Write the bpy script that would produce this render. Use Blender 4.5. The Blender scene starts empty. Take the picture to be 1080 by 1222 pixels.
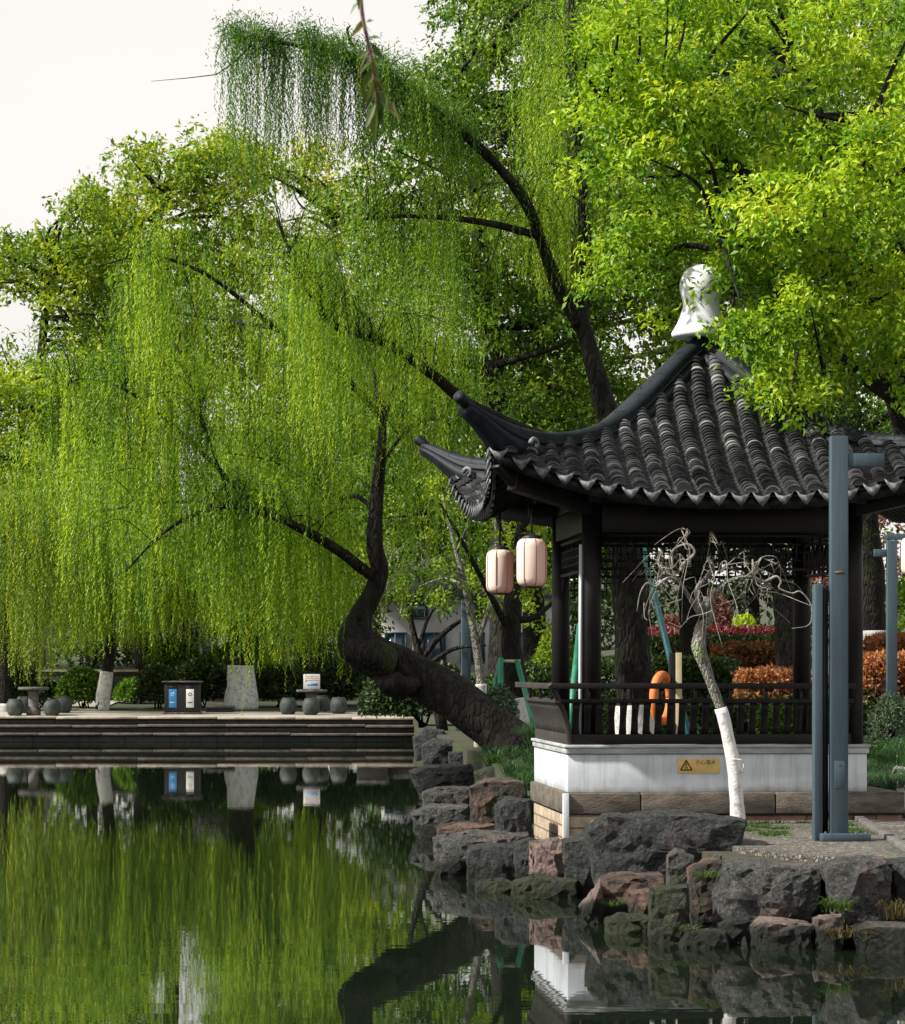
import bpy, bmesh, math, random
import numpy as np
from mathutils import Vector, Matrix, noise
from mathutils.geometry import delaunay_2d_cdt

sc = bpy.context.scene
COL = sc.collection
PI = math.pi

# ------------------------------------------------------------------ camera
F, HOR, EYE = 3630.0, 800.0, 2.33          # focal length in photo pixels, horizon row, eye height (m)
cam_d = bpy.data.cameras.new('camera')
cam = bpy.data.objects.new('camera', cam_d)
COL.objects.link(cam)
cam.location = (0, 0, EYE)
cam.rotation_euler = (PI / 2, 0, 0)
cam_d.sensor_fit = 'HORIZONTAL'
cam_d.sensor_width = 36
cam_d.lens = 36 * F / 1080
cam_d.shift_y = (HOR - 611) / 1080
cam_d.clip_start = 0.5
cam_d.clip_end = 4000
cam_d.dof.use_dof = True
cam_d.dof.focus_distance = 38
cam_d.dof.aperture_fstop = 24
sc.camera = cam

# ------------------------------------------------------------------ light
SUN_EL = math.radians(41)
SUN_AZ = math.radians(254)                  # clockwise from +Y: from the left, a little behind the camera
w = bpy.data.worlds.new('World')
sc.world = w
w.use_nodes = True
nt = w.node_tree
nt.nodes.clear()
out = nt.nodes.new('ShaderNodeOutputWorld')
bg = nt.nodes.new('ShaderNodeBackground')
sky = nt.nodes.new('ShaderNodeTexSky')
sky.sky_type = 'NISHITA'
sky.sun_disc = False
sky.sun_elevation = SUN_EL
sky.sun_rotation = SUN_AZ
sky.air_density = 1.0
sky.dust_density = 3.0
bg.inputs['Strength'].default_value = 0.1
# thin white cloud cover: dense and bright low down, thinner overhead
tc = nt.nodes.new('ShaderNodeTexCoord')
sx = nt.nodes.new('ShaderNodeSeparateXYZ')
nt.links.new(tc.outputs['Generated'], sx.inputs[0])
mr = nt.nodes.new('ShaderNodeMapRange')
mr.inputs[1].default_value = 0.25; mr.inputs[2].default_value = 0.9
mr.inputs[3].default_value = 0.97; mr.inputs[4].default_value = 0.45
nt.links.new(sx.outputs[2], mr.inputs[0])
nz = nt.nodes.new('ShaderNodeTexNoise')
nz.inputs['Scale'].default_value = 3.0; nz.inputs['Detail'].default_value = 5
mp = nt.nodes.new('ShaderNodeMapping'); mp.inputs['Scale'].default_value = (1, 1, 3)
nt.links.new(tc.outputs['Generated'], mp.inputs[0]); nt.links.new(mp.outputs[0], nz.inputs[0])
cr = nt.nodes.new('ShaderNodeValToRGB')
cr.color_ramp.elements[0].position = 0.3; cr.color_ramp.elements[0].color = (5.5, 5.4, 5.35, 1)
cr.color_ramp.elements[1].position = 0.65; cr.color_ramp.elements[1].color = (6.5, 6.2, 5.85, 1)
nt.links.new(nz.outputs[0], cr.inputs[0])
mx = nt.nodes.new('ShaderNodeMix'); mx.data_type = 'RGBA'
nt.links.new(mr.outputs[0], mx.inputs['Factor'])
nt.links.new(sky.outputs[0], mx.inputs[6]); nt.links.new(cr.outputs[0], mx.inputs[7])
nt.links.new(mx.outputs[2], bg.inputs['Color'])
nt.links.new(bg.outputs[0], out.inputs['Surface'])

sun_d = bpy.data.lights.new('sun', 'SUN')
sun_d.energy = 5.0
sun_d.angle = math.radians(2.5)
sun_d.color = (1.0, 0.95, 0.87)
sun = bpy.data.objects.new('sun', sun_d)
COL.objects.link(sun)
tosun = Vector((math.sin(SUN_AZ) * math.cos(SUN_EL), math.cos(SUN_AZ) * math.cos(SUN_EL), math.sin(SUN_EL)))
sun.rotation_euler = tosun.to_track_quat('Z', 'Y').to_euler()

sc.view_settings.view_transform = 'Standard'
sc.view_settings.look = 'None'
sc.view_settings.exposure = 0.7
sc.view_settings.gamma = 1.0
sc.view_settings.use_curve_mapping = False
cy = sc.cycles
cy.max_bounces = 6; cy.diffuse_bounces = 3; cy.glossy_bounces = 3; cy.transmission_bounces = 3
cy.transparent_max_bounces = 4
cy.caustics_reflective = False; cy.caustics_refractive = False
cy.use_denoising = True
cy.denoiser = 'OPENIMAGEDENOISE'
cy.denoising_input_passes = 'RGB_ALBEDO_NORMAL'
cy.denoising_prefilter = 'ACCURATE'

# ------------------------------------------------------------------ helpers
def P(px, py, Y):
    """world point that the photo pixel (px, py) shows at depth Y"""
    return np.array([(px - 540.0) * Y / F, Y, EYE - (py - HOR) * Y / F])

def mesh_np(name, verts, faces_n, idx, attrs=None, smooth=False):
    """fast mesh: verts (N,3), faces_n loop counts, idx flat vertex indices"""
    me = bpy.data.meshes.new(name)
    me.vertices.add(len(verts))
    me.vertices.foreach_set('co', np.asarray(verts, np.float32).ravel())
    me.loops.add(len(idx))
    me.loops.foreach_set('vertex_index', np.asarray(idx, np.int32))
    me.polygons.add(len(faces_n))
    st = np.concatenate([[0], np.cumsum(faces_n)[:-1]]).astype(np.int32)
    me.polygons.foreach_set('loop_start', st)
    if smooth:
        me.polygons.foreach_set('use_smooth', np.ones(len(faces_n), bool))
    me.update(calc_edges=True)
    if attrs is not None:
        a = me.attributes.new('rnd', 'FLOAT', 'POINT')
        a.data.foreach_set('value', np.asarray(attrs, np.float32))
    return me

class MB:
    def __init__(self):
        self.v, self.f, self.r, self.n = [], [], [], 0
    def add(self, v, f, r=0.5):
        v = np.asarray(v, float)
        self.v.append(v)
        self.f += [tuple(int(i) + self.n for i in q) for q in f]
        self.r.append(np.full(len(v), r) if np.isscalar(r) else np.asarray(r, float))
        self.n += len(v)
        return self
    def box(self, c, s, rz=0.0, r=0.5, ry=0.0, taper=1.0):
        x, y, z = s[0] / 2, s[1] / 2, s[2] / 2
        v = np.array([(-x, -y, -z), (x, -y, -z), (x, y, -z), (-x, y, -z), (-x * taper, -y * taper, z), (x * taper, -y * taper, z), (x * taper, y * taper, z), (-x * taper, y * taper, z)], float)
        if ry:
            a, b = math.cos(ry), math.sin(ry)
            v = np.stack([v[:, 0] * a + v[:, 2] * b, v[:, 1], -v[:, 0] * b + v[:, 2] * a], 1)
        if rz:
            a, b = math.cos(rz), math.sin(rz)
            v = np.stack([v[:, 0] * a - v[:, 1] * b, v[:, 0] * b + v[:, 1] * a, v[:, 2]], 1)
        return self.add(v + np.asarray(c, float), [(0, 3, 2, 1), (4, 5, 6, 7), (0, 1, 5, 4), (1, 2, 6, 5), (2, 3, 7, 6), (3, 0, 4, 7)], r)
    def bar(self, a, b, wdt, hgt, r=0.5, up=(0, 0, 1)):
        a, b = np.asarray(a, float), np.asarray(b, float)
        d = b - a; d /= np.linalg.norm(d)
        s = np.cross(d, up)
        if np.linalg.norm(s) < 1e-4: s = np.cross(d, (0, 1, 0))
        s /= np.linalg.norm(s); u = np.cross(s, d)
        q = [(-1, -1), (1, -1), (1, 1), (-1, 1)]
        v = [a + s * i * wdt / 2 + u * j * hgt / 2 for i, j in q] + [b + s * i * wdt / 2 + u * j * hgt / 2 for i, j in q]
        return self.add(v, [(0, 1, 2, 3), (7, 6, 5, 4), (0, 4, 5, 1), (1, 5, 6, 2), (2, 6, 7, 3), (3, 7, 4, 0)], r)
    def tube(self, pts, rad, n=8, r=0.5, lump=0.0, seed=0, caps=True):
        v, f = tube(pts, rad, n, lump, seed, caps)
        return self.add(v, f, r)
    def lathe(self, prof, c=(0, 0, 0), n=24, r=0.5):
        c = np.asarray(c, float)
        v = []
        for (rr, z) in prof:
            for k in range(n):
                t = 2 * PI * k / n
                v.append((c[0] + rr * math.cos(t), c[1] + rr * math.sin(t), c[2] + z))
        m = len(prof)
        f = [(i * n + k, i * n + (k + 1) % n, (i + 1) * n + (k + 1) % n, (i + 1) * n + k) for i in range(m - 1) for k in range(n)]
        f += [tuple(range(n))[::-1], tuple(range((m - 1) * n, m * n))]
        return self.add(v, f, r)
    def data(self, name, smooth=False):
        v = np.concatenate(self.v); r = np.concatenate(self.r)
        n = [len(q) for q in self.f]
        return mesh_np(name, v, n, [i for q in self.f for i in q], r, smooth)

def catmull(pts, k=6):
    p = np.asarray(pts, float)
    if len(p) < 3: return np.linspace(p[0], p[-1], k + 1)
    q = np.concatenate([[2 * p[0] - p[1]], p, [2 * p[-1] - p[-2]]])
    o = []
    for i in range(1, len(q) - 2):
        for t in np.linspace(0, 1, k, endpoint=False):
            a, b, c, d = q[i - 1:i + 3]
            o.append(.5 * (2 * b + (c - a) * t + (2 * a - 5 * b + 4 * c - d) * t * t + (3 * b - a - 3 * c + d) * t ** 3))
    o.append(p[-1])
    return np.array(o)

def tube(pts, rad, n=8, lump=0.0, seed=0, caps=True):
    p = np.asarray(pts, float)
    m = len(p)
    rad = np.interp(np.linspace(0, 1, m), np.linspace(0, 1, len(rad)), rad) if len(rad) != m else np.asarray(rad, float)
    t = np.gradient(p, axis=0); t /= np.linalg.norm(t, axis=1)[:, None] + 1e-9
    s = np.cross(t[0], (0.3, 1, 0.1)); s /= np.linalg.norm(s)
    v = []
    for i in range(m):
        s = s - t[i] * np.dot(s, t[i]); s /= np.linalg.norm(s) + 1e-9
        u = np.cross(t[i], s)
        for k in range(n):
            a = 2 * PI * k / n
            d = s * math.cos(a) + u * math.sin(a)
            rr = rad[i]
            if lump:
                q = p[i] + d * rad[i]
                rr *= 1 + lump * (noise.noise(Vector(q * (0.7 / max(rad.max(), .02)) * .55 + seed * 7.1)) + .5 * noise.noise(Vector(q * (2.0 / max(rad.max(), .02)) * .55 + seed)))
            v.append(p[i] + d * rr)
    f = [(i * n + k, i * n + (k + 1) % n, (i + 1) * n + (k + 1) % n, (i + 1) * n + k) for i in range(m - 1) for k in range(n)]
    if caps:
        f += [tuple(range(n))[::-1], tuple(range((m - 1) * n, m * n))]
    return v, f

def tag(o, label=None, cat=None, group=None, kind=None):
    if label: o['label'] = label
    if cat: o['category'] = cat
    if group: o['group'] = group
    if kind: o['kind'] = kind
    return o

def thing(name, label, cat, loc=(0, 0, 0), rz=0.0, group=None):
    o = bpy.data.objects.new(name, None)
    COL.objects.link(o)
    o.location = loc; o.rotation_euler = (0, 0, rz)
    o.empty_display_size = 0.2
    return tag(o, label, cat, group)

def part(name, data, mat, parent=None, local=True, smooth=False, bevel=0.0, label=None):
    """link a mesh (MB or mesh data) as one object; local=False: verts are in world space and get moved into the parent's"""
    me = data.data(name, smooth) if isinstance(data, MB) else data
    o = bpy.data.objects.new(name, me)
    COL.objects.link(o)
    if mat is not None: me.materials.append(mat)
    if parent is not None:
        o.parent = parent
        if not local:
            off, p = Vector((0, 0, 0)), parent
            while p is not None:
                off += p.location; p = p.parent
            me.transform(Matrix.Translation(-off))
    if bevel:
        b = o.modifiers.new('bevel', 'BEVEL'); b.width = bevel; b.segments = 2; b.limit_method = 'ANGLE'; b.angle_limit = 0.6
    if label: o['label'] = label
    return o

def kids(o):
    return [c for c in bpy.data.objects if c.parent == o]

def dup(root, loc, rz=0.0, label=None, scale=1.0):
    def cp(o, par):
        c = o.copy(); COL.objects.link(c); c.parent = par
        for ch in kids(o): cp(ch, c)
        return c
    r = cp(root, None)
    r.location = loc; r.rotation_euler = (0, 0, rz); r.scale = (scale,) * 3
    if label: r['label'] = label
    return r

# ------------------------------------------------------------------ materials
def new_mat(name):
    m = bpy.data.materials.new(name)
    m.use_nodes = True
    n = m.node_tree.nodes
    return m, m.node_tree, n['Principled BSDF'], n['Material Output']

def ramp(t, src, stops):
    r = t.nodes.new('ShaderNodeValToRGB')
    e = r.color_ramp.elements
    e[0].position, e[0].color = stops[0][0], (*stops[0][1], 1)
    e[1].position, e[1].color = stops[-1][0], (*stops[-1][1], 1)
    for p, c in stops[1:-1]:
        x = e.new(p); x.color = (*c, 1)
    t.links.new(src, r.inputs[0])
    return r.outputs[0]

def noise_tex(t, scale, detail=5, rough=.6, vec=None, coord='Object', sc3=None):
    n = t.nodes.new('ShaderNodeTexNoise')
    n.inputs['Scale'].default_value = scale; n.inputs['Detail'].default_value = detail; n.inputs['Roughness'].default_value = rough
    if vec is None:
        c = t.nodes.new('ShaderNodeTexCoord'); vec = c.outputs[coord]
    if sc3:
        m = t.nodes.new('ShaderNodeMapping'); m.inputs['Scale'].default_value = sc3
        t.links.new(vec, m.inputs[0]); vec = m.outputs[0]
    t.links.new(vec, n.inputs['Vector'])
    return n.outputs[0]

def attr(t, name='rnd'):
    a = t.nodes.new('ShaderNodeAttribute'); a.attribute_name = name
    return a.outputs['Fac']

def bump(t, src, bsdf, strength=.4, dist=.02):
    b = t.nodes.new('ShaderNodeBump')
    b.inputs['Strength'].default_value = strength; b.inputs['Distance'].default_value = dist
    t.links.new(src, b.inputs['Height']); t.links.new(b.outputs[0], bsdf.inputs['Normal'])
    return b

def mixc(t, fac, a, b, mode='MIX'):
    m = t.nodes.new('ShaderNodeMix'); m.data_type = 'RGBA'; m.blend_type = mode
    for s, v in ((m.inputs['Factor'], fac), (m.inputs[6], a), (m.inputs[7], b)):
        if hasattr(v, 'is_output'): t.links.new(v, s)
        elif isinstance(v, (int, float)): s.default_value = v
        else: s.default_value = (*v, 1)
    return m.outputs[2]

def surf(name, c1, c2, scale=3, rough=.7, bmp=.3, bscale=None, spec=.4, metal=0, det=6, dist=.02, sc3=None, lo=.35, hi=.65):
    m, t, b, o = new_mat(name)
    n = noise_tex(t, scale, det, sc3=sc3)
    t.links.new(ramp(t, n, [(lo, c1), (hi, c2)]), b.inputs['Base Color'])
    b.inputs['Roughness'].default_value = rough; b.inputs['Specular IOR Level'].default_value = spec; b.inputs['Metallic'].default_value = metal
    if bmp: bump(t, noise_tex(t, bscale or scale * 8, 6, sc3=sc3), b, bmp, dist)
    return m

def leaf_mat(name, stops, trans=.38, rough=.45, tmul=(1.45, 1.35, .5)):
    m, t, b, o = new_mat(name)
    c = ramp(t, attr(t), stops)
    t.links.new(c, b.inputs['Base Color'])
    b.inputs['Roughness'].default_value = rough; b.inputs['Specular IOR Level'].default_value = .3
    tr = t.nodes.new('ShaderNodeBsdfTranslucent')
    t.links.new(mixc(t, 1.0, c, tmul, 'MULTIPLY'), tr.inputs[0])
    ms = t.nodes.new('ShaderNodeMixShader'); ms.inputs[0].default_value = trans
    t.links.new(b.outputs[0], ms.inputs[1]); t.links.new(tr.outputs[0], ms.inputs[2]); t.links.new(ms.outputs[0], o.inputs[0])
    return m

def bark_mat(name, c1, c2, scale=9):
    m, t, b, o = new_mat(name)
    c = t.nodes.new('ShaderNodeTexCoord')
    n = noise_tex(t, scale, 8, .7, c.outputs['Object'], sc3=(1, 1, .28))
    v = t.nodes.new('ShaderNodeTexVoronoi'); v.inputs['Scale'].default_value = scale * 1.6; v.feature = 'DISTANCE_TO_EDGE'
    mp_ = t.nodes.new('ShaderNodeMapping'); mp_.inputs['Scale'].default_value = (1, 1, .3)
    t.links.new(c.outputs['Object'], mp_.inputs[0]); t.links.new(mp_.outputs[0], v.inputs['Vector'])
    col = ramp(t, n, [(.35, c1), (.7, c2)])
    moss = ramp(t, noise_tex(t, 1.7, 6, .6, c.outputs['Object']), [(.55, (0, 0, 0)), (.68, (1, 1, 1))])
    t.links.new(mixc(t, moss, col, (c2[0] * .8, c2[1] * 1.25, c2[2] * .5)), b.inputs['Base Color'])
    b.inputs['Roughness'].default_value = .85; b.inputs['Specular IOR Level'].default_value = .2
    ad = t.nodes.new('ShaderNodeMath'); ad.operation = 'ADD'
    sat = ramp(t, v.outputs[0], [(0, (0, 0, 0)), (.25, (1, 1, 1))])
    t.links.new(sat, ad.inputs[0]); t.links.new(n, ad.inputs[1])
    bump(t, ad.outputs[0], b, .9, .035)
    return m

def rock_mat(name, dark, light, pink, pinkamt, moss):
    m, t, b, o = new_mat(name)
    g = t.nodes.new('ShaderNodeNewGeometry')
    pos = g.outputs['Position']
    n1 = noise_tex(t, 1.6, 9, .68, pos)
    n2a = noise_tex(t, 13, 9, .8, pos); n2b = noise_tex(t, 55, 5, .8, pos)
    n2m = t.nodes.new('ShaderNodeMath'); n2m.operation = 'MULTIPLY_ADD'; n2m.inputs[1].default_value = .55
    n2o = t.nodes.new('ShaderNodeMath'); n2o.operation = 'MULTIPLY_ADD'; n2o.inputs[1].default_value = .5; n2o.inputs[2].default_value = -.02
    t.links.new(n2a, n2o.inputs[0]); t.links.new(n2b, n2m.inputs[0]); t.links.new(n2o.outputs[0], n2m.inputs[2])
    n2 = n2m.outputs[0]
    base = ramp(t, n2, [(.40, dark), (.52, tuple((a + b) * .35 for a, b in zip(dark, light))), (.66, light)])
    pf = ramp(t, n1, [(.62 - pinkamt * .4, (0, 0, 0)), (.70 - pinkamt * .3, (1, 1, 1))])
    pk = ramp(t, n2, [(.3, tuple(x * .5 for x in pink)), (.7, pink)])
    c = mixc(t, pf, base, pk)
    crk = t.nodes.new('ShaderNodeTexVoronoi'); crk.feature = 'DISTANCE_TO_EDGE'; crk.inputs['Scale'].default_value = 2.3
    wob = t.nodes.new('ShaderNodeMix'); wob.data_type = 'VECTOR'; wob.inputs['Factor'].default_value = .22
    nv = t.nodes.new('ShaderNodeTexNoise'); nv.inputs['Scale'].default_value = 3; nv.inputs['Detail'].default_value = 6; t.links.new(pos, nv.inputs['Vector'])
    t.links.new(pos, wob.inputs[4]); t.links.new(nv.outputs['Color'], wob.inputs[5]); t.links.new(wob.outputs[1], crk.inputs['Vector'])
    cl = ramp(t, crk.outputs[0], [(0, (.62, .62, .62)), (.011, (0, 0, 0))])
    c = mixc(t, cl, c, (.006, .006, .006))
    # moss and algae low down by the water, on a broken line
    s = t.nodes.new('ShaderNodeSeparateXYZ'); t.links.new(pos, s.inputs[0])
    a = t.nodes.new('ShaderNodeMath'); a.operation = 'MULTIPLY_ADD'; a.inputs[1].default_value = -.28
    t.links.new(noise_tex(t, 4, 5, .6, pos), a.inputs[0]); t.links.new(s.outputs[2], a.inputs[2])
    wet = ramp(t, a.outputs[0], [(0.0, (1, 1, 1)), (.03, (.8, .8, .8)), (.09, (0, 0, 0))])
    c = mixc(t, wet, c, (.018, .022, .014))
    mf = ramp(t, noise_tex(t, 2.7, 7, .7, pos), [(.66 - moss * .25, (0, 0, 0)), (.76 - moss * .2, (1, 1, 1))])
    c = mixc(t, mf, c, (.045, .055, .022))
    t.links.new(c, b.inputs['Base Color'])
    b.inputs['Roughness'].default_value = .8; b.inputs['Specular IOR Level'].default_value = .35
    vo = t.nodes.new('ShaderNodeTexVoronoi'); vo.inputs['Scale'].default_value = 22; t.links.new(pos, vo.inputs['Vector'])
    ad = t.nodes.new('ShaderNodeMath'); ad.operation = 'MULTIPLY_ADD'; ad.inputs[1].default_value = .35
    t.links.new(vo.outputs[0], ad.inputs[0]); t.links.new(noise_tex(t, 9, 13, .82, pos), ad.inputs[2])
    ck = t.nodes.new('ShaderNodeMath'); ck.operation = 'MULTIPLY_ADD'; ck.inputs[1].default_value = -.5
    t.links.new(cl, ck.inputs[0]); t.links.new(ad.outputs[0], ck.inputs[2])
    bump(t, ck.outputs[0], b, 1.0, .14)
    return m

M = {}
M['wood'] = surf('dark_lacquered_wood', (.0028, .0024, .0024), (.007, .0058, .0054), 6, .5, .25, 30, .25, sc3=(1, 1, .2))
M['grey_wood'] = surf('weathered_rail_wood', (.014, .012, .010), (.042, .037, .032), 9, .6, .3, 40, .35, sc3=(1, 1, .15))
M['ridge'] = surf('blue_black_ridge_tile', (.0030, .0052, .0080), (.009, .0150, .022), 5, .62, .25, 40, .3)
M['white_wall'] = surf('whitewashed_plaster', (.42, .45, .475), (.60, .635, .665), 1.3, .8, .15, 24, .25, lo=.28, hi=.5, det=9)
m, t, b, o = new_mat('streaked_plaster')
tcx = t.nodes.new('ShaderNodeTexCoord')
pc = ramp(t, noise_tex(t, 1.6, 9, .6, tcx.outputs['Object']), [(.3, (.42, .455, .485)), (.6, (.57, .61, .645))])
st_ = ramp(t, noise_tex(t, 5, 8, .7, tcx.outputs['Object'], sc3=(2.2, 2.2, .12)), [(.50, (1, 1, 1)), (.74, (.55, .54, .50))])
pc = mixc(t, .8, pc, st_, 'MULTIPLY')
sz = t.nodes.new('ShaderNodeSeparateXYZ'); t.links.new(tcx.outputs['Object'], sz.inputs[0])
sm = t.nodes.new('ShaderNodeMath'); sm.operation = 'MULTIPLY_ADD'; sm.inputs[1].default_value = -.22
t.links.new(noise_tex(t, 7, 9, .72, tcx.outputs['Object']), sm.inputs[0]); t.links.new(sz.outputs[2], sm.inputs[2])
pc = mixc(t, ramp(t, sm.outputs[0], [(.13, (.75, .75, .75)), (.22, (0, 0, 0))]), pc, (.20, .185, .16))
t.links.new(pc, b.inputs['Base Color']); b.inputs['Roughness'].default_value = .85; b.inputs['Specular IOR Level'].default_value = .2
bump(t, noise_tex(t, 18, 8, .7, tcx.outputs['Object']), b, .2, .01)
M['plinth_wall'] = m
M['finial'] = surf('white_finial_glaze', (.70, .72, .74), (.78, .80, .82), 2, .5, .04, 20, .4)
M['ledge'] = surf('stained_grey_ledge', (.22, .24, .235), (.42, .44, .435), 5, .8, .3, 25, .3, sc3=(.4, .4, 2))
M['white_paint'] = surf('limewash_on_bark', (.26, .25, .23), (.66, .65, .63), 8, .9, .7, 30, .15, lo=.3, hi=.52)
M['metal'] = surf('blue_grey_painted_steel', (.026, .046, .062), (.056, .088, .108), 9, .45, .12, 50, .5, sc3=(1, 1, .08), lo=.3, hi=.7)
M['black_metal'] = surf('black_steel', (.008, .008, .009), (.014, .014, .016), 4, .5, .1)
M['green_metal'] = surf('green_painted_pole', (.015, .16, .09), (.03, .24, .14), 5, .5, .1)
M['teal_metal'] = surf('faded_teal_pole', (.02, .10, .115), (.03, .15, .15), 5, .5, .1)
M['willow_bark'] = bark_mat('willow_bark', (.004, .0035, .003), (.042, .036, .030), 8)
M['dark_bark'] = bark_mat('dark_bark', (.005, .0045, .004), (.034, .030, .025), 9)
M['pale_bark'] = bark_mat('grey_bark', (.13, .12, .105), (.42, .39, .35), 22)
M['twig_bark'] = surf('pale_dry_twig', (.11, .10, .085), (.33, .305, .265), 14, .8, .3, 60, .25)
M['stone'] = surf('grey_stone', (.05, .05, .046), (.16, .15, .135), 6, .8, .5, 40)
M['orange'] = surf('orange_ring_foam', (.62, .14, .03), (.78, .22, .06), 4, .55, .1)
M['cream'] = surf('cream_board', (.55, .45, .28), (.66, .55, .36), 4, .7, .1)
M['footing'] = surf('stained_stone_slab', (.045, .040, .034), (.16, .135, .11), 4, .85, .6, 22, .3, sc3=(1, 1, 2.5), lo=.3, hi=.7)

def brick_mat(name, c1, c2, mortar, sx_=.55, sy_=.14, msize=.012):
    m, t, b, o = new_mat(name)
    c = t.nodes.new('ShaderNodeTexCoord')
    s = t.nodes.new('ShaderNodeSeparateXYZ'); t.links.new(c.outputs['Object'], s.inputs[0])
    ad = t.nodes.new('ShaderNodeMath'); t.links.new(s.outputs[0], ad.inputs[0]); t.links.new(s.outputs[1], ad.inputs[1])
    cb = t.nodes.new('ShaderNodeCombineXYZ'); t.links.new(ad.outputs[0], cb.inputs[0]); t.links.new(s.outputs[2], cb.inputs[1])
    k = t.nodes.new('ShaderNodeTexBrick'); t.links.new(cb.outputs[0], k.inputs['Vector'])
    k.inputs['Scale'].default_value = 1; k.inputs['Brick Width'].default_value = sx_; k.inputs['Row Height'].default_value = sy_; k.inputs['Mortar Size'].default_value = msize
    k.inputs['Color1'].default_value = (*c1, 1); k.inputs['Color2'].default_value = (*c2, 1); k.inputs['Mortar'].default_value = (*mortar, 1)
    n = noise_tex(t, 9, 8, .7, c.outputs['Object'])
    t.links.new(mixc(t, .75, k.outputs[0], ramp(t, n, [(.3, (.25, .25, .25)), (.7, (1.2, 1.15, 1.1))]), 'MULTIPLY'), b.inputs['Base Color'])
    b.inputs['Roughness'].default_value = .85
    sb = t.nodes.new('ShaderNodeMath'); sb.operation = 'SUBTRACT'
    t.links.new(n, sb.inputs[0]); t.links.new(k.outputs['Fac'], sb.inputs[1])
    bump(t, sb.outputs[0], b, .7, .02)
    return m

M['pink_brick'] = brick_mat('weathered_pink_stone', (.36, .20, .16), (.27, .17, .14), (.10, .08, .07), .8, .15)
M['beige_brick'] = brick_mat('beige_block_wall', (.50, .40, .28), (.40, .33, .24), (.18, .14, .11), .45, .14)
M['bank_stone'] = brick_mat('embankment_blocks', (.060, .060, .052), (.035, .036, .032), (.012, .012, .010), 1.5, .24, .02)
M['bank_top'] = surf('pale_coping_stone', (.24, .21, .16), (.52, .46, .36), 2.0, .85, .4, 20)

# roof tile: weathered grey, each tile its own tone (rnd), lichen flecks
m, t, b, o = new_mat('roof_tile_grey')
n = noise_tex(t, 7, 8, .7)
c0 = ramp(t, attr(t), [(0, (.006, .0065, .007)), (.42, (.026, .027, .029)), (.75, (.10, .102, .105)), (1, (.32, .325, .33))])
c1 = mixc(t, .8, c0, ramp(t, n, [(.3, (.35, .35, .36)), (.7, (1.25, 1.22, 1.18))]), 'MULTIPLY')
t.links.new(c1, b.inputs['Base Color']); b.inputs['Roughness'].default_value = .55; b.inputs['Specular IOR Level'].default_value = .5
bump(t, noise_tex(t, 60, 6, .7), b, .35, .01)
M['tile'] = m
M['drip'] = surf('grey_drip_tile', (.05, .056, .058), (.19, .20, .20), 14, .6, .4, 50)

# water
m, t, b, o = new_mat('lake_water')
b.inputs['Base Color'].default_value = (.006, .011, .006, 1)
b.inputs['Roughness'].default_value = .0; b.inputs['IOR'].default_value = 1.33; b.inputs['Specular IOR Level'].default_value = .5
g = t.nodes.new('ShaderNodeNewGeometry')
def wv(scale3, s, d):
    return noise_tex(t, s, d, .55, g.outputs['Position'], sc3=scale3)
patch = ramp(t, noise_tex(t, 1.0, 3, .5, g.outputs['Position'], sc3=(.10, .045, 1)), [(.40, (.25,) * 3), (.62, (1,) * 3)])
m1 = t.nodes.new('ShaderNodeMath'); m1.operation = 'MULTIPLY'; m1.inputs[1].default_value = .0005
t.links.new(wv((.55, 1.6, 1), 1.6, 2), m1.inputs[0])
m2 = t.nodes.new('ShaderNodeMath'); m2.operation = 'MULTIPLY'; m2.inputs[1].default_value = .00013
t.links.new(wv((1, 3.2, 1), 4.5, 2), m2.inputs[0])
m2b = t.nodes.new('ShaderNodeMath'); m2b.operation = 'MULTIPLY'
t.links.new(m2.outputs[0], m2b.inputs[0]); t.links.new(patch, m2b.inputs[1])
m3 = t.nodes.new('ShaderNodeMath'); m3.operation = 'ADD'
t.links.new(m1.outputs[0], m3.inputs[0]); t.links.new(m2b.outputs[0], m3.inputs[1])
bp = bump(t, m3.outputs[0], b, 1.0, 1.0)
M['water'] = m
M['bed'] = surf('lake_mud', (.02, .02, .012), (.04, .035, .02), 1, .9, .2)

# ground: soil with low green cover
m, t, b, o = new_mat('soil_and_moss')
g = t.nodes.new('ShaderNodeNewGeometry'); pos = g.outputs['Position']
soil = ramp(t, noise_tex(t, 6, 9, .7, pos), [(.3, (.022, .018, .012)), (.7, (.085, .070, .048))])
gm = ramp(t, noise_tex(t, .6, 8, .65, pos), [(.45, (0, 0, 0)), (.55, (1, 1, 1))])
grn = ramp(t, noise_tex(t, 20, 6, .7, pos), [(.3, (.012, .025, .008)), (.7, (.05, .09, .022))])
t.links.new(mixc(t, gm, soil, grn), b.inputs['Base Color']); b.inputs['Roughness'].default_value = .95
bump(t, noise_tex(t, 25, 8, .7, pos), b, .8, .05)
M['ground'] = m
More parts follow.
